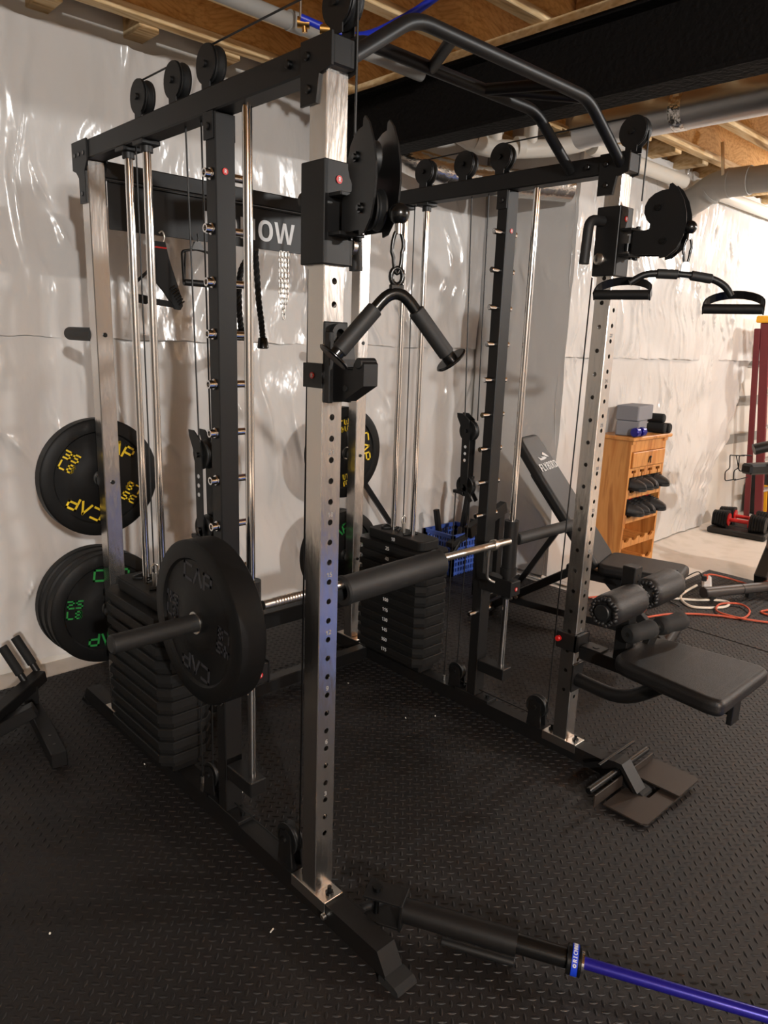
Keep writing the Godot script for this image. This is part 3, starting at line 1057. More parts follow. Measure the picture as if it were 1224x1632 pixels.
	# cable rubber stops show as ribbed thread near the top
	# floating double pulley
	var fp := MB.new()
	for y in [1.215, 0.985]:
		pulley(fp, V(cx, y, -0.600), 0.044, 0.024)
	var fl := part(fp, "floating_pulley", M.plastic, RK)
	for sd in [-1.0, 1.0]:
		mb = MB.new()
		var xx = cx + sd * 0.018
		mb.prism(side_frame(xx), poly([[-0.655, 1.285], [-0.652, 1.268], [-0.622, 1.215], [-0.617, 0.985], [-0.61, 0.965], [-0.585, 0.965], [-0.580, 0.985], [-0.580, 1.215], [-0.59, 1.262], [-0.625, 1.285]]), 0.004)
		var ck := part(mb, "cheek_plate", M.black, fl)
		for y in [1.215, 0.985]:
			mb = MB.new(); mb.cyl(V(xx, y, -0.6), V(xx + sd * 0.009, y, -0.6), 0.008, 6)
			part(mb, "bolt", M.bolt, ck)
		for k in 3:
			mb = MB.new(); mb.cyl(V(xx + sd * 0.0018, 1.15 - 0.028 * k, -0.600), V(xx + sd * 0.0028, 1.15 - 0.028 * k, -0.600), 0.0065, 10)
			part(mb, "slot", M.print, ck)
	mb = MB.new()
	mb.bar(V(cx, 0.955, -0.655), V(cx, 0.955, -0.60), 0.04, 0.014, 0.002)
	mb.bar(V(cx - 0.018, 0.985, -0.60), V(cx - 0.018, 0.925, -0.555), 0.004, 0.02)
	mb.bar(V(cx + 0.018, 0.985, -0.60), V(cx + 0.018, 0.925, -0.555), 0.004, 0.02)
	part(mb, "cable_keeper", M.black, fl)
	# floor pulleys
	for q in [[-0.158, 0.157, 0.046], [-0.585, 0.152, 0.040]]:
		mb = MB.new()
		pulley(mb, V(cx, q[1], q[0]), q[2], 0.026)
		var pw := part(mb, "pulley_wheel", M.plastic, RK)
		for sd in [-1.0, 1.0]:
			mb = MB.new()
			mb.prism(side_frame(cx + sd * 0.017), poly([[q[0] - 0.034, 0.078], [q[0] + 0.034, 0.078], [q[0] + 0.03, 0.11], [q[0] + 0.024, q[1] + 0.02], [q[0], q[1] + 0.03], [q[0] - 0.024, q[1] + 0.02]]), 0.004)
			mb.cyl(V(cx + sd * 0.019, q[1], q[0]), V(cx + sd * 0.026, q[1], q[0]), 0.009, 6)
			part(mb, "cheek_plate", M.black, pw)
	trolley(s, cx, sg)

# sliding cable arm on the front upright
func trolley(s: int, cx: float, sg: float) -> void:
	var y0 := 1.725 if s == 0 else 1.80
	var y1 := 1.94 if s == 0 else 2.018
	var mb := MB.new()
	for sd in [-1.0, 1.0]:
		mb.ab(V(cx + sd * 0.031, y0, -0.073), V(cx + sd * 0.042, y1, 0.012), 0.002)
	mb.ab(V(cx - 0.0415, y0, 0.001), V(cx + 0.0415, y1, 0.012), 0.002)
	mb.ab(V(cx - 0.0415, y0, -0.073), V(cx + 0.0415, y1, -0.061), 0.002)
	var tr := part(mb, "cable_trolley", M.black, RK)
	badge(tr, V(cx - 0.002, y1 - 0.038, 0.012), V(0, 0, 1), 0.0085)
	# hinge and pulley housing
	var ym := (y0 + y1) / 2
	var dir := V(-0.29, 0, 0.957) if s == 0 else V(0.13, 0, 0.991)
	var hp := V(cx + 0.022, ym + 0.012, 0.030)                      # hinge axis
	for y in [ym + 0.035, ym - 0.045]:
		mb = MB.new()
		mb.ab(V(cx - 0.03, y - 0.004, 0.010), V(cx + 0.042, y + 0.004, 0.052), 0.001)
		mb.cyl(V(hp.x + 0.008, y - 0.012, 0.042), V(hp.x + 0.008, y + 0.014, 0.042), 0.008, 10, 0.002)
		part(mb, "hinge_bracket", M.black, tr)
	mb = MB.new()
	mb.cyl(V(hp.x, ym - 0.055, hp.z), V(hp.x, ym + 0.045, hp.z), 0.007, 12)
	mb.cyl(V(cx + 0.01, ym - 0.03, 0.02), V(cx + 0.01, ym - 0.005, 0.02), 0.008, 12)
	part(mb, "hinge_pin", M.bolt, tr)
	var side := dir.cross(Vector3.UP).normalized()
	var outline := poly([[0.01, -0.062], [0.12, -0.066], [0.123, -0.080], [0.150, -0.076], [0.185, -0.045], [0.205, 0.0], [0.212, 0.045], [0.208, 0.085], [0.192, 0.135], [0.165, 0.18], [0.142, 0.200], [0.132, 0.196], [0.130, 0.178],
		[0.105, 0.176], [0.078, 0.166], [0.056, 0.148], [0.044, 0.122], [0.044, 0.095], [0.056, 0.070], [0.072, 0.052], [0.070, 0.035], [0.058, 0.030], [0.01, 0.028]])
	for i in outline.size(): outline[i] = Vector2(0.004 + outline[i].x * 0.82, outline[i].y * 0.80)
	for k in 2:
		mb = MB.new()
		mb.prism(TR(dir, V(0, 1, 0), side, hp + side * (0.027 if k == 0 else -0.027) + V(0, -0.005, 0)), outline, 0.004)
		var hs := part(mb, "housing_plate", M.black, tr)
		for q in [[0.085, 0.090], [0.112, -0.012]]:
			mb = MB.new()
			var c: Vector3 = hp + dir * q[0] + V(0, q[1] - 0.005, 0) + side * (0.029 if k == 0 else -0.029)
			var d2 := side * (1.0 if k == 0 else -1.0)
			mb.cyl(c, c + d2 * 0.006, 0.011, 6)
			mb.cyl(c + d2 * 0.006, c + d2 * 0.010, 0.006, 10)
			part(mb, "bolt", M.bolt, hs)
	for q in [[0.085, 0.090, 0.036], [0.112, -0.012, 0.042]]:
		mb = MB.new()
		pulley(mb, hp + dir * q[0] + V(0, q[1] - 0.005, 0), q[2], 0.024, side)
		part(mb, "pulley_wheel", M.plastic, tr)
	# plunger knob and the pull handle
	mb = MB.new()
	var kp := V(cx - 0.0 if s == 1 else cx + 0.041, y0 + 0.05, -0.03)
	if s == 1: kp = V(cx - 0.041, y0 + 0.05, -0.03)
	var kd := V(-1, 0, 0) if s == 1 else V(1, 0, 0)
	mb.cyl(kp, kp + kd * 0.022, 0.009, 14)
	mb.lathe(mb.along(kp + kd * 0.022, kp + kd * 0.04), [Vector2(0, 0), Vector2(0.011, 0), Vector2(0.019, 0.004), Vector2(0.019, 0.016), Vector2(0.014, 0.02), Vector2(0, 0.02)], 18)
	part(mb, "plunger_knob", M.zinc, tr)
	mb = MB.new()
	var hb := V(cx, y1 - 0.045, -0.05)
	if s == 1:
		mb.tube(fillet([hb + V(-0.041, 0, 0.0), hb + V(-0.105, 0, -0.01), hb + V(-0.115, -0.14, -0.01)], 0.045), 0.0165, 16)
	else:
		mb.tube(fillet([hb + V(0.041, -0.02, 0.0), hb + V(0.105, -0.02, -0.01), hb + V(0.115, -0.17, -0.01)], 0.045), 0.0165, 16)
	part(mb, "pull_handle", M.grip, tr)
	mb = MB.new()
	mb.cyl(V(cx - sg * 0.02, y0 + 0.14, -0.073), V(cx - sg * 0.02, y0 + 0.14, -0.09), 0.02, 18, 0.003)
	part(mb, "roller", M.plastic, tr)
# ---------------------------------------------------------------- things on the rack
const GLYPH := {
	"C": [[[0.85, 1], [0.0, 1], [0.0, 0.0], [0.85, 0.0]]],
	"A": [[[0, 0], [0.45, 1], [0.9, 0]]],
	"P": [[[0, 0], [0, 1], [0.85, 1], [0.85, 0.42], [0.18, 0.42]]],
	"3": [[[0, 1], [0.8, 1], [0.8, 0], [0, 0]], [[0.2, 0.5], [0.8, 0.5]]],
	"5": [[[0.8, 1], [0, 1], [0, 0.52], [0.8, 0.52], [0.8, 0], [0, 0]]],
	"2": [[[0, 1], [0.8, 1], [0.8, 0.52], [0, 0.52], [0, 0], [0.8, 0]]],
	"4": [[[0, 1], [0, 0.45], [0.8, 0.45]], [[0.62, 1], [0.62, 0]]],
	"L": [[[0, 1], [0, 0], [0.75, 0]]],
	"B": [[[0, 0], [0, 1], [0.65, 1], [0.8, 0.76], [0.65, 0.52], [0, 0.52]], [[0.65, 0.52], [0.8, 0.26], [0.65, 0], [0, 0]]],
	".": [[[0.0, 0.0], [0.08, 0.0]]]}

func glyphs(mb: MB, s: String, T: Transform3D, h: float, th: float, dep: float) -> void:
	var w := h * 1.22
	var x0 := -w * s.length() / 2.0 + 0.14 * h
	for ch in s:
		for st in GLYPH[ch]:
			for i in st.size() - 1:
				var a := Vector3(x0 + st[i][0] * h, (st[i][1] - 0.5) * h, 0)
				var b := Vector3(x0 + st[i + 1][0] * h, (st[i + 1][1] - 0.5) * h, 0)
				var d := (b - a).normalized() * th * 0.5
				a -= d; b += d
				var y := (b - a).normalized()
				var x := y.cross(Vector3(0, 0, 1))
				mb.box(T * Transform3D(Basis(x, y, Vector3(0, 0, 1)), (a + b) / 2), Vector3(th, (b - a).length(), dep))
		x0 += w

# bumper plate around the local z axis, its lettered face towards +z
func bumper(called: String, label: String, c: Vector3, face: Vector3, up: Vector3, r: float, th: float, num: String, pm: Material, group: String) -> Node3D:
	var t := thing(called, label, "weight plate", c, group)
	var z := face.normalized()
	var x := up.cross(z).normalized()
	var y := z.cross(x)
	var mb := MB.new()
	var T := TR(x, z, -y, c)
	var h := th / 2
	mb.lathe(T, [Vector2(0.026, -h + 0.002), Vector2(0.048, -h + 0.002), Vector2(r * 0.36, -h + 0.002), Vector2(r * 0.40, -h + 0.010), Vector2(r * 0.76, -h + 0.010), Vector2(r * 0.79, -h), Vector2(r * 0.97, -h), Vector2(r, -h + 0.006),
		Vector2(r, h - 0.006), Vector2(r * 0.97, h), Vector2(r * 0.79, h), Vector2(r * 0.765, h - 0.007), Vector2(r * 0.40, h - 0.007), Vector2(r * 0.36, h - 0.002), Vector2(0.033, h - 0.002), Vector2(0.026, h - 0.002)], 64)
	part(mb, "disc", M.rubber, t)
	mb = MB.new()
	mb.lathe(T, [Vector2(0.0255, -h), Vector2(0.031, -h), Vector2(0.031, h), Vector2(0.0255, h), Vector2(0.0255, -h)], 32)
	part(mb, "steel_sleeve", M.zinc, t)
	for a in [0.0, PI]:
		var R := Basis(z, a)
		mb = MB.new()
		glyphs(mb, "CAP", TR(R * x, R * y, z, c + R * y * r * 0.585 + z * (h - 0.0066)), r * 0.185, r * 0.036, 0.0016)
		part(mb, "lettering", pm, t)
		mb = MB.new()
		glyphs(mb, num, TR(R * x, R * y, z, c - R * x * r * 0.59 + R * y * r * 0.092 + z * (h - 0.0066)), r * 0.12, r * 0.028, 0.0016)
		part(mb, "lettering", pm, t)
		mb = MB.new()
		glyphs(mb, "LB", TR(R * x, R * y, z, c - R * x * r * 0.59 - R * y * r * 0.092 + z * (h - 0.0066)), r * 0.12, r * 0.028, 0.0016)
		part(mb, "lettering", pm, t)
	return t

func stack_outline(k: float) -> PackedVector2Array:
	var hx := 0.100 - k
	var hz := 0.222 - k
	var c := 0.035
	return poly([[-hx, -hz + c], [-hx + c, -hz], [hx - c, -hz], [hx, -hz + c], [hx, hz - c], [hx - c, hz], [-hx + c, hz], [-hx, hz - c]])

func weight_stack(s: int) -> void:
	var cx := 0.03 if s == 0 else WT - 0.03
	var cz := -0.958
	var t := thing("weight_stack", ["tall black weight stack behind the loaded end of the guided bar", "tall black weight stack with white pound numbers beside the storage crate"][s], "weight stack", V(cx, 0.078, cz), "cable machine weight stacks")
	var mb := MB.new()
	mb.ab(V(cx - 0.05, 0.078, cz - 0.19), V(cx + 0.05, 0.118, cz + 0.19), 0.008)
	part(mb, "rubber_cushion", M.rubber, t)
	for k in 11:
		mb = MB.new()
		var y := 0.118 + 0.0492 * k
		var a: PackedVector2Array = stack_outline(0.011)
		var b: PackedVector2Array = stack_outline(0.0)
		var e: PackedVector2Array = stack_outline(0.003)
		var lv := [[y, a], [y + 0.018, stack_outline(0.009)], [y + 0.022, b], [y + 0.0462, b], [y + 0.0488, e]]
		for q in lv.size() - 1:
			var p0: PackedVector2Array = lv[q][1]
			var p1: PackedVector2Array = lv[q + 1][1]
			for i in 8:
				var j := (i + 1) % 8
				var o := (p1[i] + p1[j]) / 2
				mb.quad(V(cx + p0[i].x, lv[q][0], cz + p0[i].y), V(cx + p0[j].x, lv[q][0], cz + p0[j].y), V(cx + p1[j].x, lv[q + 1][0], cz + p1[j].y), V(cx + p1[i].x, lv[q + 1][0], cz + p1[i].y), V(o.x, 0, o.y))
		for i in range(1, 7):
			mb.flat(V(cx + e[0].x, y + 0.0488, cz + e[0].y), V(cx + e[i].x, y + 0.0488, cz + e[i].y), V(cx + e[i + 1].x, y + 0.0488, cz + e[i + 1].y), Vector3.UP)
			mb.flat(V(cx + a[0].x, y, cz + a[0].y), V(cx + a[i].x, y, cz + a[i].y), V(cx + a[i + 1].x, y, cz + a[i + 1].y), Vector3.DOWN)
		var pl := part(mb, "weight_plate", M.stack, t)
		var inn := V(-1, 0, 0) if s == 1 else V(1, 0, 0)
		text(str(175 - 15 * k), 0.0165, M.print, pl, TR(V(0, 0, 1) if s == 1 else V(0, 0, -1), V(0, 1, 0), inn, V(cx, y + 0.034, cz) + inn * 0.1003), "pound_number", 0.0006)
	mb = MB.new()
	var yt := 0.118 + 0.0492 * 11
	mb.cushion(at(V(cx, yt, cz - 0.0)), rrect(0.13, 0.36, 0.03), 0.045, 0.006)
	var hd := part(mb, "top_plate", M.stack, t)
	if s == 1:
		text("10", 0.0165, M.print, hd, TR(V(0, 0, 1), V(0, 1, 0), V(-1, 0, 0), V(cx - 0.0656, yt + 0.022, cz)), "pound_number", 0.0006)
	mb = MB.new()
	mb.cyl(V(cx, yt + 0.045, cz), V(cx, yt + 0.09, cz), 0.009, 12)
	mb.tube([V(cx - 0.012, yt + 0.09, cz), V(cx - 0.012, yt + 0.115, cz), V(cx, yt + 0.125, cz), V(cx + 0.012, yt + 0.115, cz), V(cx + 0.012, yt + 0.09, cz)], 0.004, 8)
	part(mb, "cable_link", M.zinc, t)
	mb = MB.new()
	mb.tube(spline([V(cx - 0.02, yt + 0.052, cz - 0.02), V(cx + 0.03, yt + 0.05, cz - 0.06), V(cx - 0.03, yt + 0.05, cz - 0.11), V(cx + 0.025, yt + 0.05, cz - 0.14), V(cx, yt + 0.05, cz - 0.05)], 5), 0.004, 8)
	mb.cyl(V(cx - 0.04, yt + 0.05, cz + 0.04), V(cx + 0.03, yt + 0.05, cz + 0.06), 0.006, 8)
	part(mb, "selector_pin_cord", M.cable, t)

func carabiner(mb: MB, top: Vector3, h: float, u: Vector3) -> void:
	var p := []
	for k in 24:
		var a := TAU * k / 24
		var sx := 0.014 if sin(a) > 0 else 0.010
		p.append(top + V(0, -h / 2, 0) + u * cos(a) * sx * (0.9 if abs(cos(a)) > 0.5 else 1.0) + V(0, sin(a) * h / 2, 0))
	mb.tube(p, 0.0042, 8, true)

func chain_link(mb: MB, c: Vector3, u: Vector3, h: float, w: float, r: float) -> void:
	var p := []
	for k in 14:
		var a := TAU * k / 14
		p.append(c + u * cos(a) * w + V(0, clamp(sin(a) * 1.5, -1.0, 1.0) * h, 0))
	mb.tube(p, r, 7, true)

func on_the_rack() -> void:
	for s in 2: weight_stack(s)
	var mb := MB.new()
	# guided barbell
	var by := 0.808
	var bz := -0.352
	var t := thing("guided_barbell", "guided barbell with black sleeves and a bare polished steel shaft", "barbell", V(WT / 2, by, bz))
	mb = MB.new(); mb.cyl(V(0.06, by, bz + 0.016), V(1.22, by, bz + 0.016), 0.014, 20)
	part(mb, "shaft", M.zinc, t)
	mb = MB.new()
	for k in 24:
		var x := 0.095 + 0.0098 * k
		mb.lathe(mb.along(V(x, by, bz + 0.016), V(x + 0.0098, by, bz + 0.016)), [Vector2(0.0142, 0), Vector2(0.0155, 0.0049), Vector2(0.0142, 0.0098)], 18)
	part(mb, "knurled_grip", M.zinc, t)
	for s in 2:
		var sg := 1.0 if s == 0 else -1.0
		var cx := 0.03 if s == 0 else WT - 0.03
		mb = MB.new()
		mb.cyl(V(cx - sg * 0.02, by, bz + 0.016), V(cx - sg * 0.42, by + (0.0), bz + 0.016), 0.0245, 28, 0.004)
		part(mb, "sleeve", M.grip, t)
		mb = MB.new()
		mb.ring(V(cx, 0.655, bz), V(cx, 0.885, bz), 0.029, 0.0135, 28)
		mb.ring(V(cx, 0.66, bz), V(cx, 0.69, bz), 0.033, 0.0285, 28)
		mb.cyl(V(cx, 0.56, bz), V(cx, 0.655, bz), 0.022, 20)
		part(mb, "slider_tube", M.black, t)
		mb = MB.new()
		mb.ab(V(cx - 0.03, 0.58, bz - 0.10), V(cx + 0.03, 0.64, bz + 0.045), 0.003)
		mb.ab(V(cx + sg * 0.03, 0.575, bz - 0.12), V(cx + sg * 0.034, 0.645, bz + 0.045), 0.001)
		var st := part(mb, "stop_block", M.black, t)
		badge(st, V(cx, 0.608, bz + 0.045), V(0, 0, 1), 0.0085)
		if s == 0: continue
		mb = MB.new()
		mb.cyl(V(cx + sg * 0.115, by, bz + 0.016), V(cx + sg * 0.135, by, bz + 0.016), 0.022, 20, 0.003)
		mb.tube(fillet([V(cx + sg * 0.125, by, bz), V(cx + sg * 0.125, by - 0.05, bz - 0.01), V(cx + sg * 0.11, by - 0.15, bz - 0.02), V(cx + sg * 0.085, by - 0.165, bz + 0.0)], 0.02), 0.006, 8)
		part(mb, "latch_hook", M.zinc, t)
	t = thing("bar_pad", "thick black foam squat pad wrapped round the guided barbell", "bar pad", V(0.58, by - 0.05, bz))
	mb = MB.new()
	mb.lathe(mb.along(V(0.355, by - 0.022, bz + 0.016), V(0.812, by - 0.012, bz + 0.016)), [Vector2(0.030, 0), Vector2(0.044, 0.0), Vector2(0.05, 0.006), Vector2(0.05, 0.012), Vector2(0.047, 0.014), Vector2(0.0475, 0.24), Vector2(0.0475, 0.443), Vector2(0.05, 0.446), Vector2(0.05, 0.452), Vector2(0.044, 0.457), Vector2(0.030, 0.457), Vector2(0.030, 0.0)], 36)
	part(mb, "foam_tube", M.grip, t)
	bumper("bumper_plate", "thick black plate with dark grey lettering on the guided bar", V(-0.118, by, bz + 0.016), V(-1, 0, 0), V(0, 1, 0.1), 0.226, 0.083, "45", M.grey_print, "bumper plates")
	# plates on the rear pegs
	bumper("bumper_plate", "black plate with yellow lettering on the storage peg above the green lettered plates", V(0.03, 1.02, -1.40), V(0, 0, 1), V(0.52, 0.85, 0), 0.225, 0.058, "35", M.yellow, "bumper plates")
	bumper("bumper_plate", "black plate with yellow lettering on the storage peg beside the far weight stack", V(WT - 0.03, 1.02, -1.40), V(0, 0, 1), V(0.98, 0.15, 0), 0.225, 0.058, "35", M.yellow, "bumper plates")
	bumper("bumper_plate", "black plate with green lettering, front one of its stack of three", V(0.03, 0.50, -1.385), V(0, 0, 1), V(0.14, 0.99, 0), 0.225, 0.045, "25", M.green, "bumper plates")
	bumper("bumper_plate", "black plate in the middle behind the green lettered plate", V(0.025, 0.502, -1.436), V(0, 0, 1), V(-0.3, 0.93, 0), 0.225, 0.045, "25", M.green, "bumper plates")
	bumper("bumper_plate", "black plate against the wall end of the peg behind the green lettered plate", V(0.02, 0.503, -1.487), V(0, 0, 1), V(0.1, 0.93, 0), 0.225, 0.045, "25", M.green, "bumper plates")
	bumper("bumper_plate", "black plate on the lower storage peg behind the far weight stack", V(WT - 0.03, 0.50, -1.385), V(0, 0, 1), V(-0.35, 0.93, 0), 0.225, 0.045, "25", M.green, "bumper plates")
	bumper("bumper_plate", "second black plate on the lower storage peg behind the far weight stack", V(WT - 0.03, 0.50, -1.436), V(0, 0, 1), V(-0.35, 0.93, 0), 0.225, 0.045, "25", M.green, "bumper plates")
	# J cup
	t = thing("j_cup", "black J cup hooked on the front of the steel upright under the cable arm", "j cup", V(0.03, 1.42, 0.01))
	mb = MB.new()
	mb.ab(V(-0.003, 1.42, 0.0015), V(0.066, 1.602, 0.009), 0.002)
	mb.ab(V(-0.003, 1.42, 0.009), V(0.010, 1.58, 0.028), 0.002)
	mb.ab(V(0.055, 1.42, 0.009), V(0.066, 1.58, 0.028), 0.002)
	part(mb, "back_plate", M.black, t)
	mb = MB.new()
	mb.prism(side_frame(0.044), poly([[0.010, 1.425], [0.045, 1.425], [0.116, 1.464], [0.116, 1.512], [0.108, 1.52], [0.090, 1.52], [0.082, 1.512], [0.078, 1.497], [0.045, 1.497], [0.038, 1.52], [0.030, 1.56], [0.010, 1.585]]), 0.042)
	part(mb, "hook", M.black, t)
	mb = MB.new()
	mb.ab(V(0.026, 1.497, 0.044), V(0.062, 1.503, 0.078), 0.002)
	mb.cyl(V(0.020, 1.513, 0.099), V(0.068, 1.513, 0.099), 0.0125, 18, 0.002)
	mb.cyl(V(0.019, 1.455, 0.055), V(0.023, 1.455, 0.055), 0.007, 10)
	part(mb, "liner", M.plastic, t)
	mb = MB.new()
	mb.ab(V(-0.007, 1.452, -0.066), V(-0.001, 1.508, 0.006), 0.001)
	var sp := part(mb, "side_plate", M.black, t)
	badge(sp, V(-0.007, 1.48, -0.03), V(-1, 0, 0), 0.0075)
	mb = MB.new(); mb.ring(V(0.033, 1.575, 0.009), V(0.033, 1.575, 0.022), 0.024, 0.012, 20); part(mb, "bushing", M.plastic, t)
	# V handle
	var ap := V(0.018, 1.688, 0.215)
	var u := V(0.90, 0, 0.43).normalized()
	t = thing("v_bar_handle", "black V shaped press down handle hanging from the near cable arm", "cable handle", ap)
	mb = MB.new()
	mb.tube(fillet([ap + u * -0.125 + V(0, -0.155, 0), ap + V(0, -0.010, 0), ap + u * 0.125 + V(0, -0.155, 0)], 0.05, 7), 0.0125, 16)
	part(mb, "bent_bar", M.black_gloss, t)
	mb = MB.new()
	var rg := []
	for k in 18: rg.append(ap + V(0, 0.004, 0) + u * cos(TAU * k / 18) * 0.0125 + V(0, sin(TAU * k / 18) * 0.0165, 0))
	mb.tube(rg, 0.0055, 8, true)
	mb.bar(ap + V(0, -0.026, 0), ap + V(0, -0.010, 0), 0.030, 0.013, 0.003, u.cross(Vector3.UP))
	part(mb, "eye_lug", M.black_gloss, t)
	for sd in [-1.0, 1.0]:
		var a: Vector3 = ap + u * sd * 0.044 + V(0, -0.061, 0)
		var b: Vector3 = ap + u * sd * 0.119 + V(0, -0.148, 0)
		mb = MB.new(); mb.cyl(a, b, 0.0175, 20, 0.002)
		part(mb, "rubber_grip", M.grip, t)
		var d := (b - a).normalized()
		mb = MB.new(); mb.cyl(b + d * 0.012, b + d * 0.019, 0.037, 28, 0.003)
		mb.cyl(b, b + d * 0.012, 0.015, 16)
		part(mb, "end_disc", M.black_gloss, t)
	mb = MB.new(); carabiner(mb, ap + V(0, 0.092, 0), 0.082, u)
	part(mb, "carabiner", M.black_gloss, t)
	mb = MB.new()
	mb.sphere(ap + V(0, 0.124, 0), 0.021, 20)
	part(mb, "ball_stop", M.black_gloss, t)
	mb = MB.new()
	mb.cyl(ap + V(0, 0.086, 0), ap + V(0, 0.106, 0), 0.008, 12)
	part(mb, "cable_eye", M.zinc, t)
	# double grip handle
	ap = V(1.292, 1.815, 0.212)
	u = V(0.62, 0, 0.78).normalized()
	var f := V(u.z, 0, -u.x)            # away from the camera
	t = thing("double_grip_handle", "black row bar with two D shaped stirrup grips hanging from the far cable arm", "cable handle", ap)
	mb = MB.new()
	mb.tube(spline([ap + u * -0.165 + V(0, -0.042, 0), ap + u * -0.125 + V(0, -0.018, 0), ap + u * -0.08 + V(0, -0.012, 0), ap + V(0, -0.014, 0), ap + u * 0.08 + V(0, -0.024, 0), ap + u * 0.125 + V(0, -0.045, 0), ap + u * 0.15 + V(0, -0.075, 0)], 6), 0.011, 14)
	part(mb, "cross_bar", M.black, t)
	mb = MB.new()
	mb.cyl(ap + u * -0.085 + V(0, -0.0125, 0), ap + u * -0.02 + V(0, -0.0135, 0), 0.015, 16, 0.002)
	part(mb, "rubber_grip", M.grip, t)
	mb = MB.new()
	mb.cyl(ap + u * 0.02 + V(0, -0.0155, 0), ap + u * 0.085 + V(0, -0.025, 0), 0.015, 16, 0.002)
	part(mb, "rubber_grip", M.grip, t)
	mb = MB.new()
	mb.prism(TR(u, V(0, 1, 0), f, ap + V(0, 0.005, 0)), poly([[-0.014, -0.03], [0.014, -0.03], [0.013, 0.012], [0.007, 0.02], [-0.007, 0.02], [-0.013, 0.012]]), 0.010)
	part(mb, "eye_lug", M.black_gloss, t)
	for q in [[-0.183, -0.070], [0.162, -0.105]]:
		var c: Vector3 = ap + u * q[0] + V(0, q[1], 0)
		# flat strap bent to a D, lying nearly level, grip across its open side
		var a1 := (u * 0.93 - f * 0.36).normalized()
		var a2 := ((f * 0.93 + u * 0.36) * 0.80 + V(0, 0.60, 0)).normalized()
		var a3 := a1.cross(a2)
		mb = MB.new()
		var pr := []
		for k in 13:
			var a := PI * k / 12.0
			pr.append(c + a1 * cos(a) * 0.088 + a2 * sin(a) * 0.062)
		for k in 12:
			mb.bar(pr[k], pr[k + 1], 0.004, 0.028, 0.0, a3)
		mb.bar(c + a1 * 0.088, c + a1 * 0.088 - a2 * 0.028, 0.004, 0.028, 0.0, a3)
		mb.bar(c - a1 * 0.088, c - a1 * 0.088 - a2 * 0.028, 0.004, 0.028, 0.0, a3)
		part(mb, "strap_loop", M.black, t)
		mb = MB.new()
		mb.cyl(c - a1 * 0.088 - a2 * 0.018, c + a1 * 0.088 - a2 * 0.018, 0.0155, 18, 0.003)
		part(mb, "hand_grip", M.plastic, t)
	mb = MB.new(); carabiner(mb, ap + V(0, 0.098, 0), 0.082, u)
	part(mb, "carabiner", M.black_gloss, t)
	mb = MB.new(); mb.sphere(ap + V(0, 0.128, 0), 0.021, 20)
	part(mb, "ball_stop", M.black_gloss, t)
	mb = MB.new(); mb.cyl(ap + V(0, 0.092, 0), ap + V(0, 0.112, 0), 0.008, 12)
	part(mb, "cable_eye", M.zinc, t)
	hanging()
	seat_attachment()
	landmine()

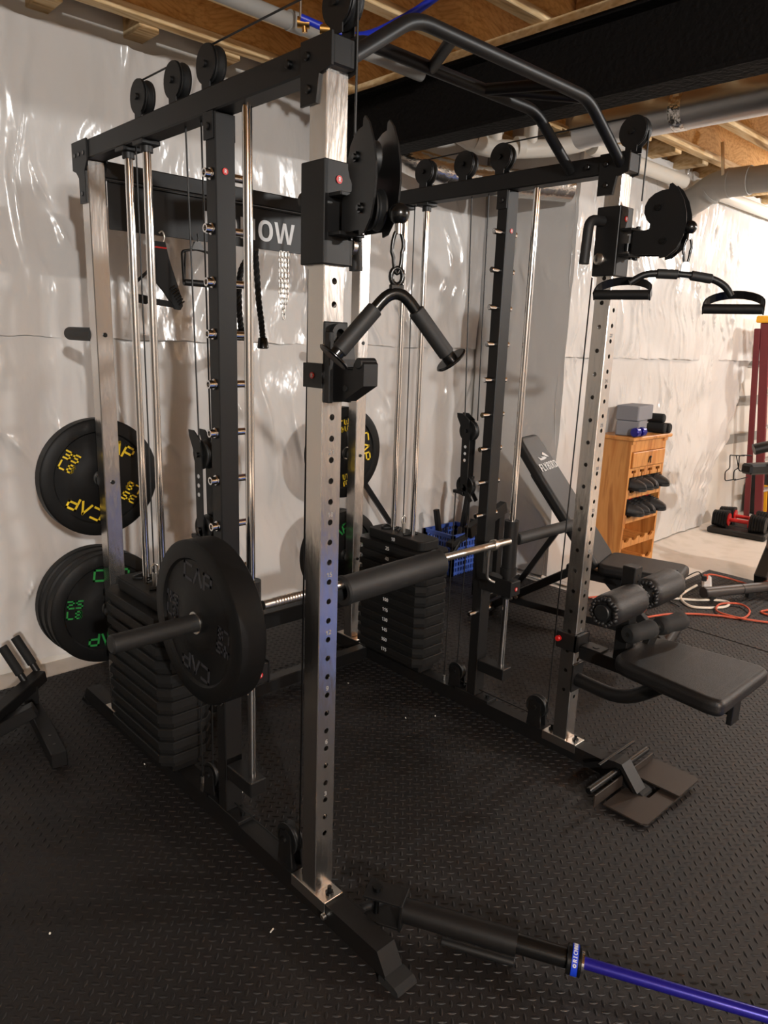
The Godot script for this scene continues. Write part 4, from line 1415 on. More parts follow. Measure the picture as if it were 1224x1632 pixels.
func hanging() -> void:
	var z := -1.262
	# ankle strap
	var t := thing("ankle_strap", "black webbing ankle strap with a red stripe hanging under the name panel", "ankle strap", V(0.25, 1.66, z))
	var mb := MB.new()
	mb.prism(at(V(0, 0, z)), poly([[0.222, 1.885], [0.262, 1.885], [0.275, 1.83], [0.322, 1.69], [0.325, 1.665], [0.315, 1.65], [0.296, 1.652], [0.255, 1.71], [0.228, 1.74]]), 0.016)
	part(mb, "cuff", M.foam, t)
	mb = MB.new(); mb.ab(V(0.222, 1.862, z - 0.009), V(0.266, 1.867, z + 0.0095)); part(mb, "stripe", M.red, t)
	mb = MB.new()
	mb.bar(V(0.150, 1.683, z), V(0.185, 1.678, z + 0.005), 0.014, 0.030, 0.002)
	mb.bar(V(0.185, 1.678, z), V(0.29, 1.668, z), 0.010, 0.022, 0.002)
	mb.bar(V(0.15, 1.74, z), V(0.23, 1.81, z), 0.006, 0.010)
	part(mb, "webbing", M.foam, t)
	mb = MB.new()
	for k in 7:
		var a := V(0.272 + 0.006 * k, 1.722 - 0.009 * k, z + 0.010)
		mb.cyl(a, a + V(0.022, 0.014, 0), 0.003, 6)
	part(mb, "rubber_ribs", M.black_gloss, t)
	mb = MB.new()
	mb.tube(fillet([V(0.255, 1.88, z), V(0.265, 1.905, z), V(0.255, 1.925, z), V(0.243, 1.915, z)], 0.01), 0.003, 8)
	part(mb, "hook", M.zinc, t)
	# stirrup handle
	t = thing("stirrup_handle", "black steel stirrup cable handle hanging under the name panel", "cable handle", V(0.39, 1.74, z))
	mb = MB.new()
	mb.tube(fillet([V(0.335, 1.752, z), V(0.331, 1.862, z), V(0.39, 1.875, z), V(0.455, 1.865, z), V(0.46, 1.752, z)], 0.012), 0.005, 10)
	mb.tube(fillet([V(0.338, 1.752, z), V(0.345, 1.86, z)], 0.01), 0.004, 8)
	part(mb, "frame", M.black, t)
	mb = MB.new(); mb.cyl(V(0.335, 1.752, z), V(0.46, 1.752, z), 0.0125, 16, 0.002); part(mb, "hand_grip", M.plastic, t)
	mb = MB.new()
	mb.prism(at(V(0.395, 1.885, z)), poly([[-0.025, -0.012], [0.025, -0.012], [0.012, 0.016], [-0.012, 0.016]]), 0.012)
	mb.tube([V(0.395, 1.895, z), V(0.40, 1.915, z), V(0.395, 1.93, z + 0.002)], 0.003, 8)
	part(mb, "swivel", M.black_gloss, t)
	# triceps rope
	t = thing("triceps_rope", "black twisted rope with rubber end stops hanging under the name panel", "rope", V(0.64, 1.53, z))
	for path in [[V(0.652, 1.893, z), V(0.66, 1.80, z), V(0.668, 1.70, z), V(0.680, 1.62, z), V(0.686, 1.56, z)], [V(0.640, 1.893, z), V(0.592, 1.83, z), V(0.575, 1.76, z), V(0.575, 1.67, z), V(0.582, 1.59, z)]]:
		var sp := spline(path, 14)
		for k in 3:
			mb = MB.new()
			var q := []
			for i in sp.size():
				var a := i * 0.62 + TAU * k / 3
				q.append(sp[i] + V(cos(a) * 0.0062, 0, sin(a) * 0.0062))
			mb.tube(q, 0.0068, 8)
			part(mb, "strand", M.foam, t)
		var e: Vector3 = sp[sp.size() - 1]
		mb = MB.new()
		mb.cyl(e + V(0.001, -0.045, 0), e + V(0, 0.0, 0), 0.024, 20, 0.004, 0.019)
		part(mb, "end_stop", M.black_gloss, t)
	mb = MB.new()
	mb.bar(V(0.648, 1.885, z), V(0.652, 1.915, z), 0.012, 0.030, 0.002)
	mb.tube([V(0.652, 1.91, z), V(0.665, 1.90, z + 0.002), V(0.66, 1.88, z + 0.002)], 0.003, 8)
	part(mb, "clip", M.black, t)
	# chain
	t = thing("steel_chain", "looped galvanised steel chain hanging under the name panel", "chain", V(0.79, 1.63, z))
	for row in 3:
		for k in (13 if row == 1 else 10):
			mb = MB.new()
			var x: float = 0.773 + 0.017 * row + (0.0 if k < 9 else (1 - row) * 0.006)
			chain_link(mb, V(x, 1.895 - 0.0205 * k, z + (0.003 if k % 2 == 0 else 0.0)), V(1, 0, 0) if k % 2 == 0 else V(0.3, 0, 0.95), 0.0125, 0.0065, 0.0022)
			part(mb, "link", M.zinc, t)

func seat_attachment() -> void:
	var cx := WT - 0.03
	var t := thing("seat_attachment", "black padded seat with foam rollers bolted to the far front upright", "seat", V(cx, 0.3, 0.3))
	var mb := MB.new()
	# clamp round the upright
	mb.ab(V(cx - 0.045, 0.455, -0.075), V(cx - 0.031, 0.52, 0.014), 0.002)
	mb.ab(V(cx + 0.031, 0.455, -0.075), V(cx + 0.045, 0.52, 0.014), 0.002)
	mb.ab(V(cx - 0.045, 0.455, 0.002), V(cx + 0.045, 0.52, 0.014), 0.002)
	part(mb, "clamp", M.black, t)
	mb = MB.new(); mb.cyl(V(cx - 0.045, 0.495, -0.06), V(cx - 0.062, 0.495, -0.06), 0.011, 16, 0.003); part(mb, "clamp_knob", M.red, t, "red clamp knob")
	mb = MB.new(); mb.ab(V(cx - 0.025, 0.43, 0.014), V(cx + 0.025, 0.48, 0.58), 0.003)
	part(mb, "seat_tube", M.black, t)
	mb = MB.new()
	mb.tube(fillet([V(cx, 0.335, 0.004), V(cx, 0.325, 0.20), V(cx, 0.44, 0.34)], 0.10), 0.026, 16)
	mb.ab(V(cx - 0.035, 0.29, 0.001), V(cx + 0.035, 0.40, 0.007), 0.001)
	part(mb, "brace", M.black, t)
	for q in [[0.0, 0.05], [0.0, 0.235]]:
		mb = MB.new()
		mb.ab(V(cx - 0.03, 0.48, q[1] - 0.025), V(cx + 0.03, 0.487, q[1] + 0.055), 0.001)
		mb.cyl(V(cx, 0.487, q[1] + 0.02), V(cx, 0.489, q[1] + 0.02), 0.012, 16)
		part(mb, "fixing_plate", M.black, t)
	# roller post and rollers
	mb = MB.new()
	mb.ab(V(cx - 0.025, 0.48, 0.150), V(cx + 0.025, 0.83, 0.200), 0.003)
	part(mb, "roller_post", M.black, t)
	for k in 3:
		mb = MB.new(); mb.cyl(V(cx, 0.80 - k * 0.022, 0.2), V(cx, 0.80 - k * 0.022, 0.2007), 0.004, 8); part(mb, "hole", M.black_gloss, t)
	mb = MB.new(); mb.cyl(V(cx - 0.255, 0.728, 0.215), V(cx + 0.255, 0.728, 0.215), 0.012, 16); part(mb, "roller_axle", M.zinc, t)
	for sd in [-1.0, 1.0]:
		mb = MB.new()
		var a := V(cx + sd * 0.03, 0.728, 0.215)
		var b := V(cx + sd * 0.245, 0.728, 0.215)
		var L := 0.215
		mb.lathe(mb.along(a, b), [Vector2(0, 0.004), Vector2(0.03, 0.004), Vector2(0.045, 0.0), Vector2(0.054, 0.012), Vector2(0.056, 0.03), Vector2(0.056, L - 0.03), Vector2(0.054, L - 0.012), Vector2(0.045, L), Vector2(0.03, L - 0.004), Vector2(0, L - 0.004)], 32)
		var rl := part(mb, "padded_roller", M.vinyl, t)
		mb = MB.new()
		var e := b
		for k in 22:
			var an := TAU * k / 22
			mb.sphere(e + V(-sd * 0.004, cos(an) * (0.043 + 0.003 * sin(k * 2.1)), sin(an) * (0.043 + 0.003 * sin(k * 2.1))), 0.0085, 8, V(1.3, 1, 1))
		part(mb, "gathered_end", M.vinyl, rl)
		mb = MB.new(); mb.cyl(e + V(-sd * 0.006, 0, 0), e + V(sd * 0.012, 0, 0), 0.027, 20, 0.003); part(mb, "end_cap", M.plastic, rl)
		mb = MB.new()
		for k in 22:
			var an := TAU * k / 22
			mb.sphere(a + V(sd * 0.004, cos(an) * (0.043 + 0.003 * sin(k * 2.1)), sin(an) * (0.043 + 0.003 * sin(k * 2.1))), 0.0085, 8, V(1.3, 1, 1))
		part(mb, "gathered_end", M.vinyl, rl)
	# lower foam rollers on their arm
	var r0 := V(1.19, 0.60, 0.215)
	var r1 := V(1.49, 0.60, 0.275)
	var ru := (r1 - r0).normalized()
	mb = MB.new(); mb.cyl(r0, r1, 0.009, 14); part(mb, "roller_axle", M.zinc, t)
	for q in [[0.0, 0.135], [0.165, 0.305]]:
		mb = MB.new(); mb.lathe(mb.along(r0 + ru * q[0], r0 + ru * q[1]), [Vector2(0, 0), Vector2(0.026, 0.0), Vector2(0.033, 0.008), Vector2(0.034, 0.03), Vector2(0.031, 0.07), Vector2(0.034, q[1] - q[0] - 0.03), Vector2(0.033, q[1] - q[0] - 0.008), Vector2(0.026, q[1] - q[0]), Vector2(0, q[1] - q[0])], 24)
		part(mb, "foam_roller", M.foam, t)
	mb = MB.new(); mb.bar(r0 + ru * 0.15, V(cx + 0.03, 0.455, 0.22), 0.03, 0.03, 0.002); part(mb, "roller_arm", M.black, t)
	# seat pad
	mb = MB.new()
	var o := PackedVector2Array()
	var corners := [[-0.155, 0.0, 0.07], [0.155, 0.0, 0.07], [0.20, 0.36, 0.075], [0.185, 0.40, 0.05], [-0.185, 0.40, 0.05], [-0.20, 0.36, 0.075]]
	var base := []
	for q in corners: base.append(V(q[0], 0, q[1]))
	base.append(base[0])
	var half: Vector3 = (base[0] + base[1]) / 2
	var loop := [half, base[1], base[2], base[3], base[4], base[5], base[0], half]
	var fl := fillet(loop, 0.085, 6)
	for i in fl.size() - 1: o.append(Vector2(fl[i].x, fl[i].z))
	mb.cushion(at(V(cx, 0.487, 0.205)), o, 0.058, 0.022, 0.006)
	part(mb, "seat_pad", M.vinyl, t)
	mb = MB.new(); mb.ab(V(cx - 0.03, 0.40, 0.565), V(cx + 0.03, 0.486, 0.583), 0.002); part(mb, "end_bracket", M.black, t)

func landmine() -> void:
	var t := thing("landmine_pivot", "black landmine pivot clamped to the near base rail", "landmine attachment", V(0.12, 0.0, 0.16))
	var d := V(0.208, -0.011, 0.374).normalized()
	var p := V(0.148, 0.080, 0.20)
	var x := Vector3.UP.cross(d).normalized()
	var y := d.cross(x)
	var mb := MB.new()
	mb.cyl(V(0.061, 0.052, 0.09), V(0.155, 0.052, 0.115), 0.014, 18)
	mb.ab(V(0.061, 0.025, 0.06), V(0.072, 0.075, 0.13), 0.002)
	part(mb, "hinge_tube", M.black, t)
	mb = MB.new()
	var yb := p - d * 0.055
	for s in [-1.0, 1.0]:
		mb.box(TR(x, y, d, yb + y * s * 0.036), Vector3(0.07, 0.007, 0.11), 0.001)
	mb.box(TR(x, y, d, p - d * 0.003), Vector3(0.076, 0.08, 0.007), 0.001)
	part(mb, "yoke", M.black, t)
	mb = MB.new()
	mb.cyl(yb - y * 0.045 - d * 0.025, yb + y * 0.045 - d * 0.025, 0.008, 12)
	mb.cyl(yb + y * 0.040 - d * 0.025, yb + y * 0.050 - d * 0.025, 0.014, 6)
	part(mb, "pivot_bolt", M.bolt, t)
	mb = MB.new(); mb.ring(p, p + d * 0.30, 0.032, 0.0265, 32)
	part(mb, "sleeve_tube", M.black, t)
	# spare grip lying beside it
	t = thing("loose_grip_tube", "thin black tube lying on the mat under the landmine sleeve", "tube", V(0.245, 0.0, 0.376))
	mb = MB.new(); mb.cyl(V(0.200, 0.0125, 0.290), V(0.292, 0.0125, 0.462), 0.011, 16, 0.002)
	part(mb, "tube", M.plastic, t)
	# blue barbell
	t = thing("blue_barbell", "long blue barbell with a black sleeve standing in the landmine pivot", "barbell", p + d * 0.9 - V(0, 0.04, 0))
	mb = MB.new(); mb.cyl(p + d * 0.02, p + d * 0.425, 0.025, 32, 0.002); part(mb, "sleeve", M.black_gloss, t)
	var c := p + d * 0.425
	mb = MB.new()
	mb.cyl(c, c + d * 0.012, 0.036, 36, 0.002)
	mb.cyl(c + d * 0.027, c + d * 0.036, 0.036, 36, 0.002)
	part(mb, "collar", M.black_gloss, t)
	mb = MB.new(); mb.cyl(c + d * 0.012, c + d * 0.027, 0.0365, 36); var bd := part(mb, "collar_band", M.blue, t)
	mb = MB.new(); mb.ring(c + d * 0.036, c + d * 0.042, 0.026, 0.014, 28); part(mb, "retaining_ring", M.chrome, t)
	# lettering round the band
	var word := "RICHNUM"
	for i in word.length():
		var a := 0.98 - 0.155 * i + PI
		var rad := (x * cos(a) - y * sin(a))
		a = 2.45 - 0.23 * i
		rad = x * cos(a) + y * sin(a)
		var tang := -(x * -sin(a) + y * cos(a))
		text(word[word.length() - 1 - i] if false else word[i], 0.0095, M.print, bd, TR(tang, -d, rad, c + d * 0.0195 + rad * 0.0366), "lettering", 0.0006)
	mb = MB.new()
	var a0 := 2.75
	var rd := x * cos(a0) + y * sin(a0)
	mb.ring(c + d * 0.0195 + rd * 0.036, c + d * 0.0195 + rd * 0.0373, 0.0045, 0.002, 16)
	part(mb, "emblem", M.print, bd)
	mb = MB.new()
	var e := c + d * 0.042
	mb.cyl(c, e + d * 1.30, 0.0145, 24)
	for q in [0.17, 0.20]:
		mb.ring(e + d * q, e + d * (q + 0.004), 0.0148, 0.0135, 24)
	part(mb, "shaft", M.blue_bar, t)
	mb = MB.new()
	mb.cyl(e + d * 1.30, e + d * 1.34, 0.036, 32, 0.003); mb.cyl(e + d * 1.34, e + d * 1.76, 0.025, 28, 0.002)
	part(mb, "far_sleeve", M.black_gloss, t)
# ---------------------------------------------------------------- things around the rack
func around() -> void:
	foot_plate_attachment()
	dip_attachment()
	crate()
	bench()
	cabinet()
	dumbbells()
	ladder()
	bike()
	cords()
	var rng := RandomNumberGenerator.new()
	rng.seed = 11
	for q in [[-0.56, -0.42, "white crumb alone on the open mat outside the near base rail"], [-0.12, -0.04, "thin pale sliver on the mat beside the near upright foot plate"], [0.16, -0.62, "white crumb beside the near base rail, inside the rack"], [0.97, -0.62, "white crumb near the far base rail beside the far middle post"], [1.08, -0.55, "white crumb closest to the foot of the far middle post"], [-0.02, -1.0, "tiny pale crumb outside the near weight stack"], [0.99, -1.02, "tiny pale crumb inside the rack beside the far weight stack"]]:
		var mb := MB.new()
		var c := V(q[0], 0.004, q[1])
		if q[0] == -0.12: mb.bar(c, c + V(0.014, 0.001, -0.005), 0.003, 0.003)
		else: mb.box(Transform3D(Basis.from_euler(V(rng.randf(), rng.randf() * 3, rng.randf())), c), Vector3(0.006, 0.004, 0.005), 0.001)
		tag(part(mb, "crumb", M.crumb, self), q[2], "crumb", "crumbs on the mat")
	# blue folding mat beyond the right edge of the picture, mirrored in the steel uprights
	var t := thing("folding_mat", "blue folding exercise mat lying flat in front of the rack", "exercise mat", V(1.5, 0, 1.76))
	for k in 4:
		var mb := MB.new()
		mb.cushion(Transform3D(Basis(Vector3.UP, 0.507), V(1.20 + 0.194 * k, 0.001, 1.24 + 0.35 * k)), rrect(0.58, 0.395, 0.01), 0.045, 0.01)
		part(mb, "panel", M.blue_mat, t)

func foot_plate_attachment() -> void:
	var t := thing("foot_plate", "black foot plate with a cross bar lying on the mat at the far rail end", "foot plate attachment", V(1.28, 0, 0.3))
	var mb := MB.new()
	mb.prism(TR(V(1, 0, 0), V(0, 0, 1), V(0, -1, 0), V(0, 0.012, 0)), poly([[1.07, 0.26], [1.07, 0.40], [1.085, 0.418], [1.345, 0.418], [1.345, 0.35], [1.225, 0.35], [1.225, 0.26]]), 0.006)
	part(mb, "tread_plate", M.steel_plate, t)
	mb = MB.new()
	mb.prism(TR(V(1, 0, 0), V(0, 0, 1), V(0, -1, 0), V(0, 0.026, 0)), poly([[1.30, 0.235], [1.30, 0.425], [1.45, 0.425], [1.465, 0.41], [1.465, 0.26], [1.45, 0.235]]), 0.006)
	part(mb, "tread_plate", M.steel_plate, t)
	mb = MB.new()
	mb.bar(V(1.03, 0.035, 0.245), V(1.45, 0.035, 0.245), 0.006, 0.045, 0.001)
	part(mb, "rear_flange", M.steel_plate, t)
	mb = MB.new()
	mb.cyl(V(1.015, 0.072, 0.228), V(1.43, 0.072, 0.228), 0.0125, 20, 0.002)
	part(mb, "cross_bar", M.black_gloss, t)
	mb = MB.new()
	mb.cyl(V(1.15, 0.095, 0.185), V(1.40, 0.095, 0.185), 0.007, 14)
	part(mb, "hinge_pin", M.black_gloss, t)
	mb = MB.new()
	mb.prism(side_frame(1.235), poly([[0.17, 0.015], [0.17, 0.095], [0.215, 0.105], [0.245, 0.105], [0.315, 0.022], [0.300, 0.018], [0.24, 0.088]]), 0.062)
	part(mb, "bracket", M.black, t)

func dip_attachment() -> void:
	var t := thing("grip_attachment", "black steel attachment with two upright rubber grips lying on the mat", "gym attachment", V(-0.25, 0, -1.45))
	var mb := MB.new()
	mb.bar(V(-0.26, 0.031, -1.18), V(-0.20, 0.031, -1.66), 0.055, 0.06, 0.003)
	part(mb, "base_tube", M.black, t)
	for k in 2:
		mb = MB.new(); var c := V(-0.253 + 0.009 * k, 0.061, -1.25 - 0.07 * k); mb.cyl(c, c + V(0, 0.0008, 0), 0.006, 10); part(mb, "hole", M.black_gloss, t)
	mb = MB.new()
	var a := V(-0.40, 0.10, -1.50)
	var b := V(-0.155, 0.155, -1.66)
	mb.bar(a, b, 0.055, 0.05, 0.003)
	mb.bar(V(-0.40, 0.05, -1.50), V(-0.25, 0.12, -1.45), 0.05, 0.05, 0.003)
	part(mb, "top_plate", M.black, t)
	mb = MB.new(); mb.ab(V(-0.232, 0.06, -1.66), V(-0.188, 0.135, -1.60), 0.002); part(mb, "gusset", M.black, t)
	mb = MB.new(); mb.bar(V(-0.52, 0.03, -1.86), V(-0.25, 0.03, -1.74), 0.05, 0.05, 0.003); part(mb, "rear_tube", M.black, t)
	for q in [V(-0.225, 0.155, -1.635), V(-0.165, 0.170, -1.67)]:
		mb = MB.new()
		var e: Vector3 = q + V(-0.055, 0.145, -0.075)
		mb.cyl(q, q + (e - q) * 0.25, 0.0135, 16)
		part(mb, "stem", M.black, t)
		mb = MB.new(); mb.cyl(q + (e - q) * 0.22, e, 0.018, 20, 0.003)
		part(mb, "rubber_grip", M.foam, t)

func crate() -> void:
	var c := V(2.74, 0.0, -1.925)
	var w := 0.32
	var d := 0.26
	var h := 0.29
	var t := thing("storage_crate", "blue plastic milk crate on the mat between the weight stack and the wall", "crate", c)
	var mb := MB.new()
	mb.ab(c + V(-w / 2, 0.002, -d / 2), c + V(w / 2, 0.014, d / 2), 0.002)
	part(mb, "base", M.crate_blue, t)
	for s in [-1.0, 1.0]:
		for side in 2:
			mb = MB.new()
			var L := w if side == 0 else d
			var ua := V(1, 0, 0) if side == 0 else V(0, 0, 1)
			var co := c + (V(0, 0, s * d / 2) if side == 0 else V(s * w / 2, 0, 0))
			for y in [0.02, 0.06, 0.10, 0.19, 0.235]:
				mb.bar(co + ua * (-L / 2) + V(0, y, 0), co + ua * (L / 2) + V(0, y, 0), 0.010, 0.012)
			mb.bar(co + ua * (-L / 2) + V(0, h - 0.012, 0), co + ua * (L / 2) + V(0, h - 0.012, 0), 0.016, 0.028, 0.002)
			var n := int(L / 0.026)
			for k in n + 1:
				var a := -L / 2 + L * k / n
				mb.bar(co + ua * (a) + V(0, 0.0, 0), co + ua * (a) + V(0, h, 0), 0.008 if k > 0 and k < n else 0.022, 0.008 if k > 0 and k < n else 0.022)
			part(mb, "side_lattice", M.crate_blue, t)
	var i := 0
	for q in [[V(2.67, 0.03, -1.96), V(2.62, 0.43, -2.0), "slanting black steel bar leaning at the back of the blue crate"], [V(2.80, 0.03, -1.94), V(2.86, 0.66, -1.90), "tall black steel bar leaning out of the blue crate"], [V(2.74, 0.03, -1.86), V(2.84, 0.36, -1.84), "short black steel bar standing in the blue crate"]]:
		mb = MB.new()
		mb.bar(q[0], q[1], 0.034, 0.034, 0.003)
		var o := part(mb, "steel_bar", M.black, self)
		tag(o, q[2], "bar", "bars in the blue crate")
		i += 1
	mb = MB.new()
	mb.bar(V(2.52, 0.24, -1.775), V(2.70, 0.27, -1.80), 0.06, 0.04, 0.006)
	mb.bar(V(2.54, 0.18, -1.765), V(2.62, 0.26, -1.775), 0.04, 0.03, 0.006)
	mb.bar(V(2.64, 0.265, -1.80), V(2.70, 0.32, -1.84), 0.03, 0.03, 0.004)
	tag(part(mb, "cable_clip_bundle", M.plastic, self), "black webbing strap hung over the rim of the blue crate", "strap")
	# leaning flat bar between rack and wall
	mb = MB.new()
	mb.bar(V(2.34, 0.012, -1.78), V(1.86, 0.80, -2.02), 0.07, 0.03, 0.003)
	tag(part(mb, "leaning_bar", M.black, self), "flat black steel bar leaning against the wall behind the weight rods", "bar")
	# bar end and clamp behind the far guide rod
	t = thing("folded_attachment", "black steel attachment with a bright bolt standing behind the far guide rod", "gym attachment", V(2.55, 0.0, -1.42))
	mb = MB.new()
	mb.bar(V(2.25, 0.45, -1.40), V(2.62, 0.56, -1.42), 0.05, 0.075, 0.004)
	mb.bar(V(2.58, 0.012, -1.42), V(2.58, 0.56, -1.42), 0.05, 0.05, 0.004)
	mb.bar(V(2.40, 0.012, -1.42), V(2.40, 0.48, -1.42), 0.05, 0.05, 0.004)
	part(mb, "frame", M.black, t)
	mb = MB.new(); mb.cyl(V(2.36, 0.49, -1.385), V(2.36, 0.49, -1.35), 0.022, 18, 0.004); part(mb, "bolt", M.zinc, t)
	mb = MB.new(); mb.bar(V(2.35, 0.02, -1.36), V(2.72, 0.02, -1.36), 0.05, 0.04, 0.004); part(mb, "foot", M.black, t)

func bench() -> void:
	# local frame: +z runs from the seat end to the backrest, y up
	var t := thing("weight_bench", "black padded incline bench with raised backrest beside the pine cabinet", "bench", V(2.56, 0, -0.19))
	t.rotation.y = PI + 0.25
	ORG = Vector3.ZERO
	var mb := MB.new()
	# seat pad
	var o := rrect(0.32, 0.42, 0.05)
	mb.cushion(at(V(0, 0.395, 0.21)), o, 0.06, 0.022, 0.004)
	part(mb, "seat_pad", M.vinyl, t)
	# backrest
	var tilt := 0.90
	var B := Basis(V(1, 0, 0), -tilt)
	var hinge := V(0, 0.40, 0.45)
	var sh := fillet([V(0, 0, 0), V(0.15, 0, 0), V(0.15, 0, 0.60), V(0.135, 0, 0.82), V(-0.135, 0, 0.82), V(-0.15, 0, 0.60), V(-0.15, 0, 0), V(0, 0, 0)], 0.045, 5)
	o = PackedVector2Array()
	for i in sh.size() - 1: o.append(Vector2(sh[i].x, sh[i].z))
	mb = MB.new()
	mb.cushion(Transform3D(B, hinge), o, 0.06, 0.022, 0.003)
	var bk := part(mb, "backrest", M.vinyl, t)
	var zf := B * V(0, 1, 0)
	var TL := Transform3D(Basis(B * V(-1, 0, 0), B * V(0, 0, 1), zf), hinge + B * V(0, 0.0635, 0.61))
	text("FLYBIRD", 0.046, M.print, bk, TL, "lettering", 0.001)
	mb = MB.new()
	var TG := Transform3D(TL.basis.scaled(V(1.3, 1.3, 1.3)), TL.origin + TL.basis.y * 0.058)
	mb.prism(TG, poly([[-0.055, 0.006], [-0.045, -0.012], [0.0, -0.012], [0.03, -0.008], [0.012, 0.002], [0.0, 0.0], [-0.02, 0.008], [-0.01, -0.002], [-0.035, -0.002]]), 0.001)
	mb.prism(TG, poly([[0.0, 0.012], [0.022, 0.022], [0.045, 0.008], [0.06, -0.006], [0.035, -0.002], [0.018, 0.006]]), 0.001)
	part(mb, "emblem", M.print, bk)
	# frame
	mb = MB.new()
	mb.bar(V(0, 0.33, 0.05), V(0, 0.35, 0.62), 0.05, 0.06, 0.003)
	mb.bar(V(0, 0.35, 0.40), V(0, 0.03, 0.06), 0.05, 0.05, 0.003)
	mb.bar(V(0, 0.37, 0.55), V(0, 0.03, 1.06), 0.045, 0.045, 0.003)
	mb.bar(V(0, 0.07, 0.1), V(0, 0.10, 0.98), 0.045, 0.04, 0.003)
	part(mb, "frame", M.black, t)
	mb = MB.new()
	mb.bar(hinge + B * V(0, -0.03, 0.0), hinge + B * V(0, -0.03, 0.62), 0.05, 0.04, 0.003)
	mb.bar(hinge + B * V(0, -0.03, 0.30), V(0, 0.12, 0.95), 0.035, 0.03, 0.003)
	part(mb, "backrest_brace", M.black, t)
	for q in [[0.05, 0.26], [1.06, 0.22]]:
		mb = MB.new(); mb.cyl(V(-q[1], 0.03, q[0]), V(q[1], 0.03, q[0]), 0.028, 18, 0.004)
		part(mb, "foot_bar", M.black, t)
	mb = MB.new()
	for q in [V(0.024, 0.11, 0.93), V(0.024, 0.125, 0.90)]: mb.cyl(q, q + V(0.012, 0, 0), 0.012, 12, 0.002)
	part(mb, "bolt", M.zinc, t)

